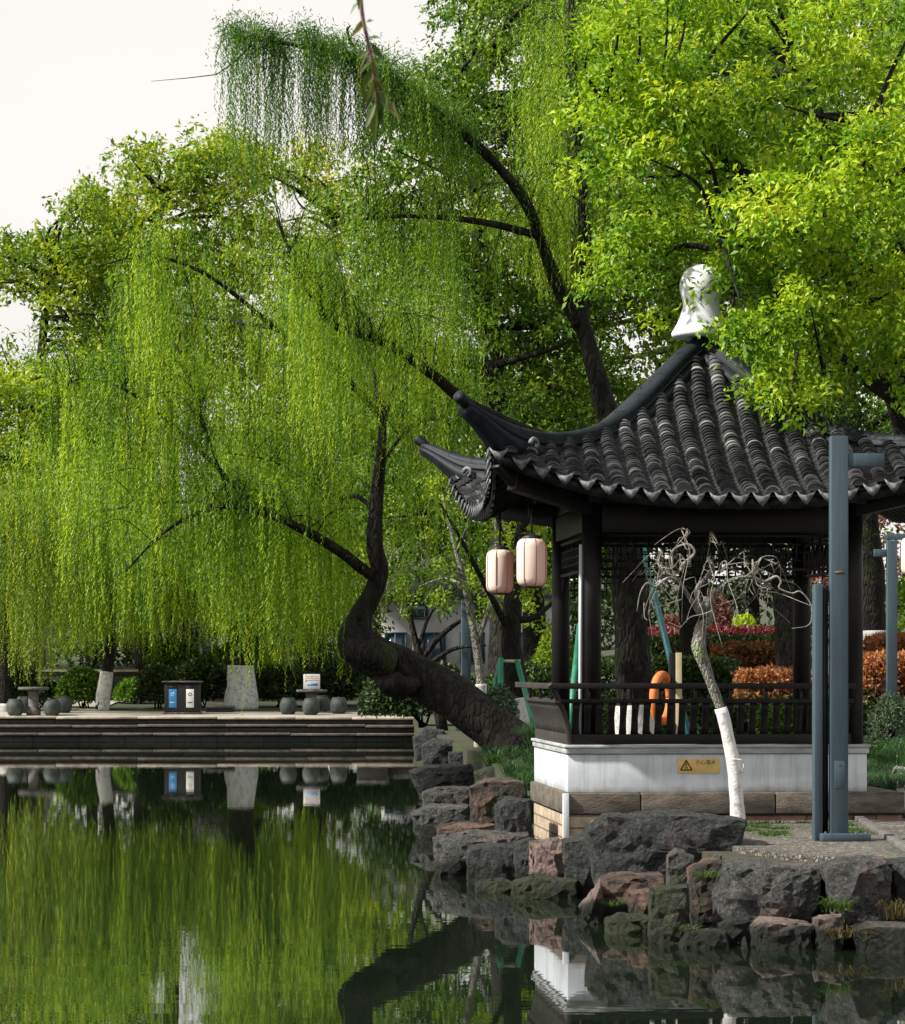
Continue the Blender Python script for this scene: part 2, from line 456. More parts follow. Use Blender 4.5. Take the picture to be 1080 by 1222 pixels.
# pebble paving
def pebble(name, scale, stops, mortar):
    m, t, b, o = new_mat(name)
    g = t.nodes.new('ShaderNodeNewGeometry'); pos = g.outputs['Position']
    v = t.nodes.new('ShaderNodeTexVoronoi'); v.inputs['Scale'].default_value = scale; v.inputs['Randomness'].default_value = .9
    t.links.new(pos, v.inputs['Vector'])
    e = t.nodes.new('ShaderNodeTexVoronoi'); e.feature = 'DISTANCE_TO_EDGE'; e.inputs['Scale'].default_value = scale; e.inputs['Randomness'].default_value = .9
    t.links.new(pos, e.inputs['Vector'])
    s = t.nodes.new('ShaderNodeSeparateColor'); t.links.new(v.outputs['Color'], s.inputs[0])
    c = ramp(t, s.outputs[0], stops)
    ed = ramp(t, e.outputs[0], [(.02, (0, 0, 0)), (.14, (1, 1, 1))])
    c = mixc(t, ed, mortar, c)
    c = mixc(t, .7, c, ramp(t, noise_tex(t, .9, 7, .65, pos), [(.35, (.4, .42, .4)), (.65, (1.15, 1.1, 1.0))]), 'MULTIPLY')
    t.links.new(c, b.inputs['Base Color']); b.inputs['Roughness'].default_value = .75
    bump(t, ed, b, .8, .02)
    return m
M['pebble'] = pebble('pebble_paving', 26, [(0, (.055, .055, .05)), (.5, (.15, .14, .12)), (1, (.36, .32, .26))], (.05, .05, .04))
M['dark_pebble'] = pebble('dark_pebble_paving', 18, [(0, (.05, .055, .055)), (.5, (.12, .12, .115)), (1, (.22, .21, .19))], (.05, .05, .045))
M['path'] = surf('pale_concrete', (.30, .28, .24), (.46, .43, .37), 1.2, .85, .2, 30)  # plain pale concrete, mottled at random
M['promenade'] = surf('pale_paving', (.22, .20, .165), (.42, .385, .32), .35, .85, .2, 15)

G = lambda *s: s
L = {}
L['willow'] = leaf_mat('willow_leaf', [(0, (.025, .085, .010)), (.35, (.115, .245, .018)), (.7, (.26, .42, .026)), (1, (.47, .57, .04))], .44)
L['willow_dark'] = leaf_mat('willow_leaf_deep', [(0, (.022, .075, .013)), (.5, (.085, .20, .024)), (1, (.22, .36, .04))], .40)
L['camphor'] = leaf_mat('camphor_leaf', [(0, (.026, .078, .007)), (.3, (.10, .23, .012)), (.65, (.26, .42, .020)), (1, (.50, .59, .05))], .38, .42)
L['evergreen'] = leaf_mat('evergreen_leaf', [(0, (.020, .055, .008)), (.45, (.08, .17, .015)), (.8, (.20, .32, .024)), (1, (.38, .46, .035))], .34, .4)
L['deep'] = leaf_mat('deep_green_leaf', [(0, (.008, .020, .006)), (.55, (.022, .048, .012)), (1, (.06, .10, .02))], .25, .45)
L['yellow'] = leaf_mat('spring_yellow_leaf', [(0, (.06, .13, .012)), (.4, (.17, .28, .02)), (.75, (.34, .41, .03)), (1, (.58, .50, .04))], .38)
L['lime'] = leaf_mat('lime_leaf', [(0, (.06, .13, .014)), (.5, (.22, .34, .024)), (1, (.44, .52, .05))], .42)
L['photinia'] = leaf_mat('photinia_leaf', [(0, (.012, .030, .008)), (.45, (.04, .055, .012)), (.62, (.17, .075, .025)), (1, (.36, .15, .055))], .28, .4, (1.4, 1, .6))
L['red'] = leaf_mat('wine_red_leaf', [(0, (.020, .025, .008)), (.45, (.06, .022, .016)), (1, (.17, .038, .036))], .28, .4, (1.4, .8, .7))
L['plum'] = leaf_mat('plum_leaf', [(0, (.06, .03, .02)), (.5, (.22, .10, .075)), (1, (.42, .24, .18))], .3, .5, (1.3, 1, .9))
L['moss'] = leaf_mat('moss_blade', [(0, (.02, .045, .012)), (.5, (.05, .10, .02)), (1, (.11, .17, .03))], .3)
L['grass'] = leaf_mat('lilyturf_blade', [(0, (.015, .045, .014)), (.5, (.04, .10, .03)), (1, (.10, .20, .06))], .3, .4, (1.2, 1.2, .8))
L['sage'] = leaf_mat('sage_leaf', [(0, (.03, .06, .03)), (.5, (.09, .14, .075)), (1, (.20, .26, .16))], .25, .5, (1.1, 1.1, .9))
L['twig'] = leaf_mat('near_willow_leaf', [(0, (.045, .09, .02)), (.55, (.10, .14, .03)), (1, (.35, .16, .05))], .35, .4)

# ------------------------------------------------------------------ foliage
def nrm(a): return a / (np.linalg.norm(a, axis=-1, keepdims=True) + 1e-9)

def leaf_verts(pos, d, nn, Ln, Wd):
    d = nrm(d); s = nrm(np.cross(d, nn)); nn = np.cross(s, d)
    Ln = np.asarray(Ln).reshape(-1, 1) * np.ones((len(pos), 1)); Wd = np.asarray(Wd).reshape(-1, 1) * np.ones((len(pos), 1))
    mid = pos + d * Ln * .45
    v1 = mid + s * Wd * .5 + nn * Wd * .16; v3 = mid - s * Wd * .5 + nn * Wd * .16
    v2 = pos + d * Ln - nn * Ln * .12
    return np.stack([pos, v1, v2, v3], 1).reshape(-1, 3)

def leaves_mesh(name, v, r):
    n = len(v) // 4
    b = np.arange(n)[:, None] * 4
    idx = np.concatenate([b, b + 1, b + 2, b, b + 2, b + 3], 1).ravel()
    return mesh_np(name, v, np.full(2 * n, 3, np.int32), idx, np.repeat(r, 4))

def puff_leaves(rng, c, r, N, size, flat=.75, tone=0.0, per=13, droop=.4, wr=.5):
    M_ = max(3, N // per)
    d = nrm(rng.normal(size=(M_, 3)))
    low = (d[:, 2] < -.15) & (rng.random(M_) < .75)
    d[low, 2] *= -1
    rad = r * (.45 + .6 * rng.random(M_) ** .6)
    bumpy = 1 + .28 * np.sin(d[:, 0] * 4 + c[0] * 3) * np.cos(d[:, 2] * 5 + c[2] * 2)
    tip = c + d * (rad * bumpy)[:, None] * np.array([1, 1, flat])
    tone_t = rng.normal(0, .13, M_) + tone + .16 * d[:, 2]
    k = np.repeat(np.arange(M_), per)
    n = len(k)
    o = d[k]
    pos = tip[k] + rng.normal(size=(n, 3)) * size * .75
    ld = nrm(o * .6 + rng.normal(size=(n, 3)) * .75 + np.array([0, 0, -droop]))
    nn = nrm(np.array([0, 0, .8]) + o * .5 + rng.normal(size=(n, 3)) * .45)
    S = size * rng.uniform(.5, 1.35, n)
    return leaf_verts(pos, ld, nn, S, S * wr), np.clip(.42 + tone_t[k] + rng.normal(0, .13, n), 0, 1)

def inpoly(x, y, poly):
    c = False
    for i in range(len(poly)):
        x0, y0 = poly[i]; x1, y1 = poly[i - 1]
        if (y0 > y) != (y1 > y) and x < (x1 - x0) * (y - y0) / (y1 - y0) + x0: c = not c
    return c

def puffs_in(rng, poly, Y0, Y1, n, r0, r1, edge_near=False):
    """puff centres spread over the outline (photo px) and through a real depth range; r in px"""
    xs = [p[0] for p in poly]; ys = [p[1] for p in poly]
    res = []; tries = 0
    while len(res) < n and tries < n * 60:
        tries += 1
        x, y = rng.uniform(min(xs), max(xs)), rng.uniform(min(ys), max(ys))
        if not inpoly(x, y, poly): continue
        r = rng.uniform(r0, r1)
        if any((x - q[0]) ** 2 + (y - q[1]) ** 2 < (.55 * min(r, q[2])) ** 2 and abs(q[3]) < 99 for q in res[-40:]) and tries < n * 30: continue
        Y = rng.uniform(Y0, Y1)
        if Y > 100 and 198 - r * .6 < x < 246 + r * .6 and 485 < y < 655: continue
        res.append((x, y, r, Y))
    return [(P(x, y, Y), r * Y / F) for x, y, r, Y in res]

def crown_mesh(name, rng, puffs, size, dens, **kw):
    V, R = [], []
    for c, r in puffs:
        N = max(26, int(dens * (r / size) ** 2))
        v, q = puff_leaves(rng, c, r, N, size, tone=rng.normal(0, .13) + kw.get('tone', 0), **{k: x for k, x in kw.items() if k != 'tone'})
        V.append(v); R.append(q)
    return leaves_mesh(name, np.concatenate(V), np.concatenate(R))

def limbs(mb, rng, nodes, puffs, r0, frac=1.0, sag=.05, n=6):
    nodes = np.asarray(nodes, float)
    for c, r in puffs:
        if rng.random() > frac: continue
        dd = np.linalg.norm((nodes - c) * np.array([1, 1, 1.3]) , axis=1) + np.where(nodes[:, 2] > c[2] + .2, 1.5, 0)
        a = nodes[np.argmin(dd)]
        L_ = np.linalg.norm(c - a)
        mid = (a + c) / 2 + rng.normal(size=3) * L_ * .08 + np.array([0, 0, L_ * sag])
        mb.tube(catmull([a, mid, c], 5), [r0 * min(1.2, .45 + .25 * L_), r0 * .15], n, lump=.1)

def puff_tree(name, label, trunk_pts, trunk_r, puffs, leafm, size, dens, seed, barkm='dark_bark', group=None, cat='tree', paint=None, limb_r=.06, frac=.8, extra=None, **kw):
    rng = np.random.default_rng(seed)
    tp = catmull(trunk_pts, 8)
    root = thing(name, label, cat, tuple(tp[0]), group=group)
    mb = MB(); mb.tube(tp, trunk_r, 12, lump=.16, seed=seed)
    nodes = list(tp[len(tp) // 3:])
    for ex, er in (extra or []):
        e = catmull(ex, 6); mb.tube(e, er, 9, lump=.14, seed=seed + 3); nodes += list(e[2:])
    limbs(mb, rng, nodes, puffs, limb_r, frac)
    part('trunk', mb, M[barkm], root, False, True)
    if paint: painted(root, tp, trunk_r, paint, seed)
    part('crown', crown_mesh('crown', rng, puffs, size, dens, **kw), L[leafm], root, False)
    return root

def painted(root, tp, tr, h, seed=0):
    """limewash band round the foot of a trunk"""
    z0 = tp[0][2]
    rr = np.interp(np.linspace(0, 1, len(tp)), np.linspace(0, 1, len(tr)), tr)
    dense = np.stack([np.interp(np.linspace(0, 1, 80), np.linspace(0, 1, len(tp)), tp[:, k]) for k in range(3)], 1)
    rd = np.interp(np.linspace(0, 1, 80), np.linspace(0, 1, len(tp)), rr)
    keep = dense[:, 2] < z0 + h
    mb = MB(); v, f = tube(dense[keep], rd[keep] * 1.03 + .012, 12, .10, seed)
    mb.add(v, f)
    part('painted_band', mb, M['white_paint'], root, False, True)

def strand_leaves(rng, starts, lens, step=.035, ll=(.05, .085), wd=.014, tone=0.0, sway=.03):
    V, R = [], []
    for s, Ln in zip(starts, lens):
        n = int(Ln / step)
        if n < 3: continue
        tt = np.arange(n) * step
        ph, fr = rng.uniform(0, 6.28, 2), rng.uniform(1.0, 2.4, 2)
        amp = sway * 1.5 * np.minimum(tt, 1.5)
        drift = rng.normal(0, .035, 2)
        pos = np.stack([s[0] + amp * np.sin(tt * fr[0] + ph[0]) + drift[0] * tt, s[1] + amp * np.sin(tt * fr[1] + ph[1]) + drift[1] * tt, s[2] - tt], 1)
        az = rng.uniform(0, 2 * PI, n)
        out_ = np.stack([np.cos(az), np.sin(az), np.zeros(n)], 1)
        d = out_ * rng.uniform(.4, 1.3, (n, 1)) + np.array([0, 0, -1.0])
        nn = out_ + np.array([0, 0, .5]) + rng.normal(size=(n, 3)) * .3
        l = rng.uniform(.72, 1.3) * rng.uniform(*ll, n) * (1 - .35 * (tt / Ln) ** 2)
        V.append(leaf_verts(pos, d, nn, l, wd * rng.uniform(.8, 1.25, n)))
        R.append(np.clip(.42 + tone + rng.normal(0, .12) + .12 * tt / Ln + rng.normal(0, .14, n), 0, 1))
    return V, R

def willow_crown(name, rng, sources, n_branch, per, bottom, Lmin, Lmax, spread=(.35, .9, .3), step=.035, ll=(.05, .085), wd=.014, tone=0, hang=.85, twigs=None, skip=None, tuft=36, back=0.0, arch=.25, gap=0):
    """sources: polylines in world space; branchlets arch from them and carry hanging strands"""
    V, R = [], []
    lens = np.array([np.linalg.norm(np.diff(s, axis=0), axis=1).sum() for s in sources])
    pr = lens / lens.sum()
    for _ in range(n_branch):
        s = sources[rng.choice(len(sources), p=pr)]
        i = rng.integers(0, len(s) - 1); t_ = rng.random()
        a = s[i] * (1 - t_) + s[i + 1] * t_
        e = a + np.array([0, back, 0]) + rng.normal(size=3) * np.array(spread) + np.array([0, 0, abs(rng.normal(0, spread[2]))])
        if gap and noise.noise(Vector((e[0] * gap, e[1] * gap * .5, e[2] * gap * .8 + 9))) < .03 and rng.random() < .88: continue
        arc = catmull([a, (a + e) / 2 + np.array([0, 0, arch]), e, e + (e - a) * .3 - np.array([0, 0, .25])], 4)
        if twigs is not None: twigs.tube(arc, [.009, .003], 4)
        bt = rng.normal(0, .14) + tone + .30 * noise.noise(Vector((e[0] * .75, e[1] * .3, e[2] * .75)))
        st, ln = [], []
        for k in range(per):
            j = rng.integers(2, len(arc))
            q = arc[j] + rng.normal(size=3) * np.array([.07, .12, .05])
            px = 540 + q[0] * F / q[1]
            zb = EYE - (bottom(px) - HOR) * q[1] / F
            lmax = max(.25, q[2] - zb)
            l = min(lmax * rng.uniform(.8, 1.04), rng.uniform(Lmin, Lmax)) if rng.random() > .3 else lmax * rng.uniform(hang * .6, 1.0)
            l = min(l, Lmax)
            if skip and skip(px, q) and rng.random() < .8: continue
            st.append(q); ln.append(l)
        v, r = strand_leaves(rng, st, ln, step, ll, wd, bt)
        V += v; R += r
        # leafy tuft along the branchlet itself
        n = tuft
        pos = arc[rng.integers(0, len(arc), n)] + rng.normal(size=(n, 3)) * .10
        V.append(leaf_verts(pos, rng.normal(size=(n, 3)) + np.array([0, 0, -.6]), rng.normal(size=(n, 3)) + np.array([0, 0, 1]), rng.uniform(ll[0], ll[1], n), wd))
        R.append(np.clip(.42 + bt + rng.normal(0, .15, n), 0, 1))
    return leaves_mesh(name, np.concatenate(V), np.concatenate(R))

def bush_mesh(name, rng, c, rad, N, size, tone=0, wr=.5, top=0.0, box=False, fill=.35):
    """leafy mass over an ellipsoid (or a clipped box), leaves facing out; top>0 tints the upper leaves towards the ramp's end"""
    c, rad = np.asarray(c, float), np.asarray(rad, float)
    d = nrm(rng.normal(size=(N, 3)))
    if box:
        d = d / np.maximum(np.abs(d).max(1, keepdims=True), 1e-6) * .88 + d * .12
    d[:, 2] = np.where(d[:, 2] < -.35, -d[:, 2], d[:, 2])
    lump = np.array([1 + (.05 if box else .14) * noise.noise(Vector(tuple(x * 2.2 + c))) + .10 * noise.noise(Vector(tuple(x * 6 + c * 2))) for x in d])
    q = d * lump[:, None] * (1 - fill * rng.random((N, 1)) ** 2)
    pos = c + q * rad
    dirv = nrm(d * .7 + rng.normal(size=(N, 3)) * .7 + np.array([0, 0, .15]))
    nn = nrm(d + np.array([0, 0, .5]) + rng.normal(size=(N, 3)) * .5)
    S = size * rng.uniform(.7, 1.3, N)
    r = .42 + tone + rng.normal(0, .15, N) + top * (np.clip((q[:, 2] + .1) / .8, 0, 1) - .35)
    return leaves_mesh(name, leaf_verts(pos, dirv, nn, S, S * wr), np.clip(r, 0, 1))

def blade_mesh(name, rng, spots, h=.4, n_per=70, spread=.28, wd=.012, tone=0):
    """arching grass blades, three segments each, around every spot"""
    V, I, R, cnt = [], [], [], 0
    for s in spots:
        for _ in range(n_per):
            az = rng.uniform(0, 2 * PI); o_ = np.array([math.cos(az), math.sin(az), 0])
            b_ = np.asarray(s) + o_ * rng.uniform(0, .10) ; hh = h * rng.uniform(.6, 1.15); sp = spread * rng.uniform(.5, 1.3)
            side = np.array([-o_[1], o_[0], 0]) * wd / 2
            pts = [b_, b_ + o_ * sp * .35 + np.array([0, 0, hh * .75]), b_ + o_ * sp * .8 + np.array([0, 0, hh]), b_ + o_ * sp * 1.35 + np.array([0, 0, hh * .72])]
            for k, p_ in enumerate(pts):
                w_ = (1, .9, .6, .1)[k]
                V += [p_ - side * w_, p_ + side * w_]
            for k in range(3):
                I += [cnt + 2 * k, cnt + 2 * k + 1, cnt + 2 * k + 3, cnt + 2 * k + 2]
            cnt += 8
            R += [min(1, max(0, .45 + tone + rng.normal(0, .2)))] * 8
    return mesh_np(name, np.array(V), np.full(len(I) // 4, 4, np.int32), I, R)

exec_marks = None
# ================================================================== SETTING
SHORE = [(-400, 99.6), (-200, 99.6), (-60, 99.6), (-30, 99.6), (-12, 99.6), (-1.3, 99.6), (-1.0, 96), (-.75, 75), (-.25, 60), (.25, 50), (.55, 45), (.85, 40), (1.05, 35.6), (1.35, 33.2), (1.65, 32.0), (2.3, 30.2), (2.5, 28.4), (2.9, 27.5), (3.4, 27.1), (4.4, 26.9), (6, 26.7), (12, 26), (40, 22), (400, 10)]

def sstep(x, a, b):
    t = min(1, max(0, (x - a) / (b - a))); return t * t * (3 - 2 * t)

def H(x, y):
    """land height"""
    far = .74 + max(0, min(y, 118) - 99.6) * .03 + max(0, y - 125) * .03
    near = .585 + .16 * sstep(y, 36, 40)
    near -= (1 - sstep(x, 1.75, 2.35)) * (1 - sstep(y, 37.5, 40)) * .40
    near += (.28 * sstep(y, 40, 46)) * (1 - sstep(x, 1.6, 4.0))
    mound = sstep(x, 1.5, 4) * max(0, min(y, 86) - 52) * .052
    a = near + mound
    k = sstep(y, 88, 99)
    kx = 1 - sstep(x, -1.5, 1.5) * (1 - k) if y < 99 else 1
    return a * (1 - k) + (far + sstep(x, 2, 8) * 1.3) * k

def land_mesh():
    rng = np.random.default_rng(3)
    sh = []
    for (x0, y0), (x1, y1) in zip(SHORE[:-1], SHORE[1:]):
        n = max(1, min(60, int(math.hypot(x1 - x0, y1 - y0) / (.5 if y0 < 60 and -3 < x0 < 12 else 4))))
        for k in range(n):
            sh.append((x0 + (x1 - x0) * k / n, y0 + (y1 - y0) * k / n))
    sh.append(SHORE[-1])
    outer = [(1800, 10), (1800, 2500), (-1800, 2500), (-1800, 99.6)]
    pts = [Vector(p) for p in sh + outer]
    nb = len(pts)
    edges = [(i, (i + 1) % nb) for i in range(nb)]
    ins = []
    poly = sh + outer
    for x in np.arange(-1, 13, .6):
        for y in np.arange(25, 62, .7): ins.append((x + rng.uniform(-.1, .1), y + rng.uniform(-.1, .1)))
    for x in np.arange(-30, 40, 2.2):
        for y in np.arange(62, 150, 2.5): ins.append((x + rng.uniform(-.3, .3), y + rng.uniform(-.3, .3)))
    for x in np.arange(-300, 300, 40):
        for y in np.arange(150, 800, 40): ins.append((x, y))
    ins = [p for p in ins if inpoly(p[0], p[1], poly) and min((p[0] - a) ** 2 + (p[1] - b) ** 2 for a, b in sh) > .12]
    vs, es, fs, *_ = delaunay_2d_cdt(pts + [Vector(p) for p in ins], edges, [], 1, 1e-4)
    mb = MB()
    v = [(p.x, p.y, H(p.x, p.y) + (.03 * noise.noise(Vector((p.x * .8, p.y * .8, 0))) if p.y < 95 else 0)) for p in vs]
    mb.add(v, [tuple(f) for f in fs])
    n = len(sh)
    sk = [(x, y, H(x, y) + (.03 * noise.noise(Vector((x * .8, y * .8, 0))) if y < 95 else 0)) for x, y in sh] + [(x, y, -1.2) for x, y in sh]
    mb.add(sk, [(i, i + 1, n + i + 1, n + i) for i in range(n - 1)])
    return mb
tag(part('ground', land_mesh(), M['ground'], smooth=True), 'dark mossy earth around the lake under the trees and hedges', 'ground', kind='structure')

mb = MB(); mb.add([(-1800, -60, -1.1), (1800, -60, -1.1), (1800, 130, -1.1), (-1800, 130, -1.1)], [(0, 1, 2, 3)])
tag(part('lake_bed', mb, M['bed']), 'dark mud at the bottom of the lake', 'lake bed', kind='structure')
mb = MB(); mb.add([(-1800, -60, 0), (1800, -60, 0), (1800, 112, 0), (-1800, 112, 0)], [(0, 1, 2, 3)])
tag(part('water', mb, M['water']), 'calm dark green lake water mirroring the trees', 'water', kind='structure')

def sheet(poly, dz, step=.6):
    """a sheet laid on the land: triangulated outline with inner points, all a little above the ground"""
    xs = [p[0] for p in poly]; ys = [p[1] for p in poly]
    dense = []
    for (x0, y0), (x1, y1) in zip(poly, poly[1:] + poly[:1]):
        n = max(1, int(math.hypot(x1 - x0, y1 - y0) / step))
        dense += [(x0 + (x1 - x0) * k / n, y0 + (y1 - y0) * k / n) for k in range(n)]
    ins = [(x, y) for x in np.arange(min(xs) + step * .5, max(xs), step) for y in np.arange(min(ys) + step * .5, max(ys), step) if inpoly(x, y, poly) and min((x - a) ** 2 + (y - b) ** 2 for a, b in dense) > (step * .3) ** 2]
    nb = len(dense)
    vs, es, fs, *_ = delaunay_2d_cdt([Vector(p) for p in dense + ins], [(i, (i + 1) % nb) for i in range(nb)], [], 1, 1e-4)
    mb = MB(); mb.add([(p.x, p.y, H(p.x, p.y) + dz) for p in vs], [tuple(f) for f in fs])
    mb.add([(x, y, H(x, y) + dz) for x, y in dense] + [(x, y, H(x, y) - .12) for x, y in dense], [(i, (i + 1) % nb, nb + (i + 1) % nb, nb + i) for i in range(nb)])
    return mb
tag(part('promenade', sheet([(-60, 99.75), (-1.6, 99.75), (-1.6, 103.5), (-8, 104.2), (-12.2, 104.6), (-12.4, 112), (-11, 117), (-14.2, 117), (-14.0, 108), (-15, 105), (-60, 104)], .045, 1.6), M['promenade'], smooth=True), 'pale sunlit paving along the far bank', 'promenade', kind='structure')
tag(part('pavement', sheet([(2.75, 28.9), (3.1, 27.9), (3.6, 27.45), (4.4, 27.2), (9, 26.9), (13, 26.7), (13, 35.5), (3.4, 34.6), (2.7, 33.6), (2.6, 30)], .055), M['pebble'], smooth=True), 'pebble paving around the foot of the pavilion', 'pavement', kind='structure')
tag(part('path', sheet([(5.05, 33.2), (13, 32.5), (13, 50), (7.3, 50), (6.0, 42), (5.6, 38)], .075), M['path'], smooth=True), 'pale path running back beside the pavilion', 'path', kind='structure')
mb = MB()
a, b2 = (P(1010, 965, 36.0)[0], 35.6), (P(1096, 1034, 27.2)[0], 26.6)
for k in range(9):
    p0 = [a[i] + (b2[i] - a[i]) * (k + .01) / 9 for i in (0, 1)]; p1 = [a[i] + (b2[i] - a[i]) * (k + .985) / 9 for i in (0, 1)]
    mb.bar((p0[0], p0[1], H(*p0) + .055), (p1[0], p1[1], H(*p1) + .055), .10, .09)
tag(part('kerb', mb, M['stone'], bevel=.008), 'narrow stone kerb line crossing the pebble paving', 'kerb', kind='structure')

# stepped stone embankment on the far bank
emb = thing('stone_embankment', 'long stepped stone embankment wall holding the far bank', 'embankment', (-30, 99.3, 0))
rng = np.random.default_rng(5)
for z0, z1, y0, y1 in ((.55, .80, 99.52, 99.95), (.30, .545, 99.05, 99.55), (-.6, .295, 98.65, 99.1)):
    mb = MB(); mc = MB()
    x = -62.0
    while x < -1.0:
        wd = min(rng.uniform(1.5, 3.2), -.95 - x)
        if wd < .3: break
        dz = rng.normal(0, .012)
        mc.box((x + wd / 2, (y0 + y1) / 2 - .03 + rng.normal(0, .02), z1 - .035 + dz), (wd - .02, y1 - y0 + .06, .08))
        x += wd
    mb.box((-31.5, (y0 + y1) / 2 + .03, (z0 + z1 - .08) / 2), (61, y1 - y0, z1 - z0 - .08))
    st = part('step', mb, M['bank_stone'], emb, False)
    part('coping', mc, M['bank_top'] if z1 > .7 else M['footing'], st, False, bevel=.015)  # lit look of the top coping put into its paler stone; lower ones darker

# ================================================================== PAVILION
RZ = 0.0798
PV = thing('pavilion', 'square lakeside pavilion with dark upswept tiled roof on a white plinth', 'pavilion', (2.945, 36.0, .70), RZ)
ZO = -.70                                        # builder heights are above the water
def pv(name, mb, mat, par=None, **k):
    v = [a + np.array([0, 0, ZO]) for a in mb.v]; mb.v = v
    return part(name, mb, mat, par or PV, **k)

# --- roof surface
UE = 2.62
def zc(u):
    d = UE - u
    return 4.27 + .34 * d + .158 * d * d
def lift(u, v):
    ww = min(1, abs(v) / max(u, .01)); g = sstep(u, .7, 2.9) * .56
    return g * ww ** 2.6
def ue(v): return UE + .13 * (abs(v) / 2.7) ** 2.2
def S(u, v): return zc(u) + lift(u, v)
def rot4(p, k):
    x, y, z = p
    for _ in range(k): x, y = -y, x
    return (x, y, z)

rng = np.random.default_rng(11)
base, caps, drips = MB(), MB(), MB()
pitch = .243
for k in range(4):
    # pan surface
    nu, nv = 26, 24
    g = []
    for i in range(nu + 1):
        for j in range(nv + 1):
            wq = -1 + 2 * j / nv
            u = .05 + (UE + .13 * abs(wq) ** 2.2 - .05) * i / nu
            v = wq * u
            g.append(rot4((v, -u, S(u, v) - .035), k))
    base.add(g, [(i * (nv + 1) + j, i * (nv + 1) + j + 1, (i + 1) * (nv + 1) + j + 1, (i + 1) * (nv + 1) + j) for i in range(nu) for j in range(nv)], .12)
    nrow = 11
    for i in range(-nrow, nrow + 1):
        v0 = (i + .5) * pitch
        if abs(v0) > 2.72: continue
        ustart = abs(v0) + .10
        u1 = ue(v0)
        rowtone = rng.normal(0, .10)
        n = int((u1 - ustart) / .047)
        wob = rng.normal(0, .006)
        for q in range(n + 1):
            ub = u1 - q * .047; ua = ub - .072
            if ua < ustart - .05: break
            vv = v0 + wob * math.sin(q * .6) + rng.normal(0, .003)
            pa, pb = np.array([vv, -ua, S(ua, vv) - .01]), np.array([vv, -ub, S(ub, vv) + .002])
            t_ = (pb - pa) / np.linalg.norm(pb - pa); nn = np.array([0, t_[2], -t_[1]]); nn = nn if nn[2] > 0 else -nn
            nn /= np.linalg.norm(nn)
            ra, rb, th = .073, .088 + rng.normal(0, .0035), .016
            pb = pb + nn * .006
            vs = []
            for ph in np.linspace(-1.45, 1.45, 8):
                s_, c_ = math.sin(ph), math.cos(ph)
                vs.append(rot4(pa + np.array([s_ * ra, 0, 0]) + nn * c_ * ra * .9, k))
                vs.append(rot4(pb + np.array([s_ * rb, 0, 0]) + nn * c_ * rb * .9, k))
                vs.append(rot4(pb + np.array([s_ * rb, 0, 0]) + nn * c_ * rb * .9, k))
                vs.append(rot4(pb + np.array([s_ * (rb - th), 0, 0]) + nn * c_ * (rb - th) * .9, k))
            fs = []
            for e in range(7):
                a_ = 4 * e
                fs += [(a_, a_ + 1, a_ + 5, a_ + 4), (a_ + 2, a_ + 3, a_ + 7, a_ + 6)]
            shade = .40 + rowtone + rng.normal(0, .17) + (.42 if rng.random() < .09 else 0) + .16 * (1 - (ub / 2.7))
            edge_amt = min(1, max(0, shade + .16 + rng.normal(0, .16)))  # lighter lower lip: weathered edge plus sky sheen put into the tile tone
            caps.add(vs, fs, np.tile([min(1, max(0, shade)), min(1, max(0, shade)), edge_amt, edge_amt], 8))
        # rounded end tile at the eave
        pe = np.array([v0, -u1 - .004, S(u1, v0) + .0])
        vs = [rot4(pe + np.array([0, 0, .015]), k)] + [rot4(pe + np.array([math.sin(ph) * .086, 0, math.cos(ph) * .084]), k) for ph in np.linspace(-1.5, 1.5, 9)]
        caps.add(vs, [(0, e, e + 1) for e in range(1, 9)], .5)
    for i in range(-nrow, nrow + 1):
        v0 = i * pitch
        if abs(v0) > 2.74: continue
        # concave pan tiles between the rows
        u1 = ue(v0) + .02
        n = int((u1 - abs(v0) - .1) / .085)
        for q in range(max(0, n)):
            ub = u1 - q * .085; ua = ub - .10
            vs = []
            for s_ in np.linspace(-1, 1, 5):
                dip = -.028 * (1 - s_ * s_)
                vs.append(rot4((v0 + s_ * .075, -ua, S(ua, v0) + dip - .012), k))
                vs.append(rot4((v0 + s_ * .075, -ub, S(ub, v0) + dip + .006), k))
                vs.append(rot4((v0 + s_ * .075, -ub, S(ub, v0) + dip - .014), k))
            base.add(vs, [f for e in range(4) for f in ((3 * e, 3 * e + 1, 3 * e + 4, 3 * e + 3), (3 * e + 1, 3 * e + 2, 3 * e + 5, 3 * e + 4))], min(1, max(0, .28 + rng.normal(0, .14))))
        # pointed drip tile
        z = S(u1, v0) - .005; th = .016; dx = rng.normal(0, .004); hh = .125 + rng.normal(0, .006)
        pr = [(-.105, .028), (-.055, -.01), (0, -.02), (.055, -.01), (.105, .028), (.085, -.022), (.035, -hh * .72), (0, -hh), (-.035, -hh * .72), (-.085, -.022)]
        fr = [rot4((v0 + x + dx, -u1 - .012 - max(0, -y) * .3, z + y), k) for x, y in pr]; bk = [rot4((v0 + x + dx, -u1 - .012 + th - max(0, -y) * .3, z + y), k) for x, y in pr]
        m_ = len(pr)
        drips.add(fr + bk, [tuple(range(m_)), tuple(range(m_, 2 * m_))[::-1]] + [(e, m_ + e, m_ + (e + 1) % m_, (e + 1) % m_) for e in range(m_)], rng.random())
roof = pv('roof', base, M['tile'])
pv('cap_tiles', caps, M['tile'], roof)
pv('drip_tiles', drips, M['drip'], roof)

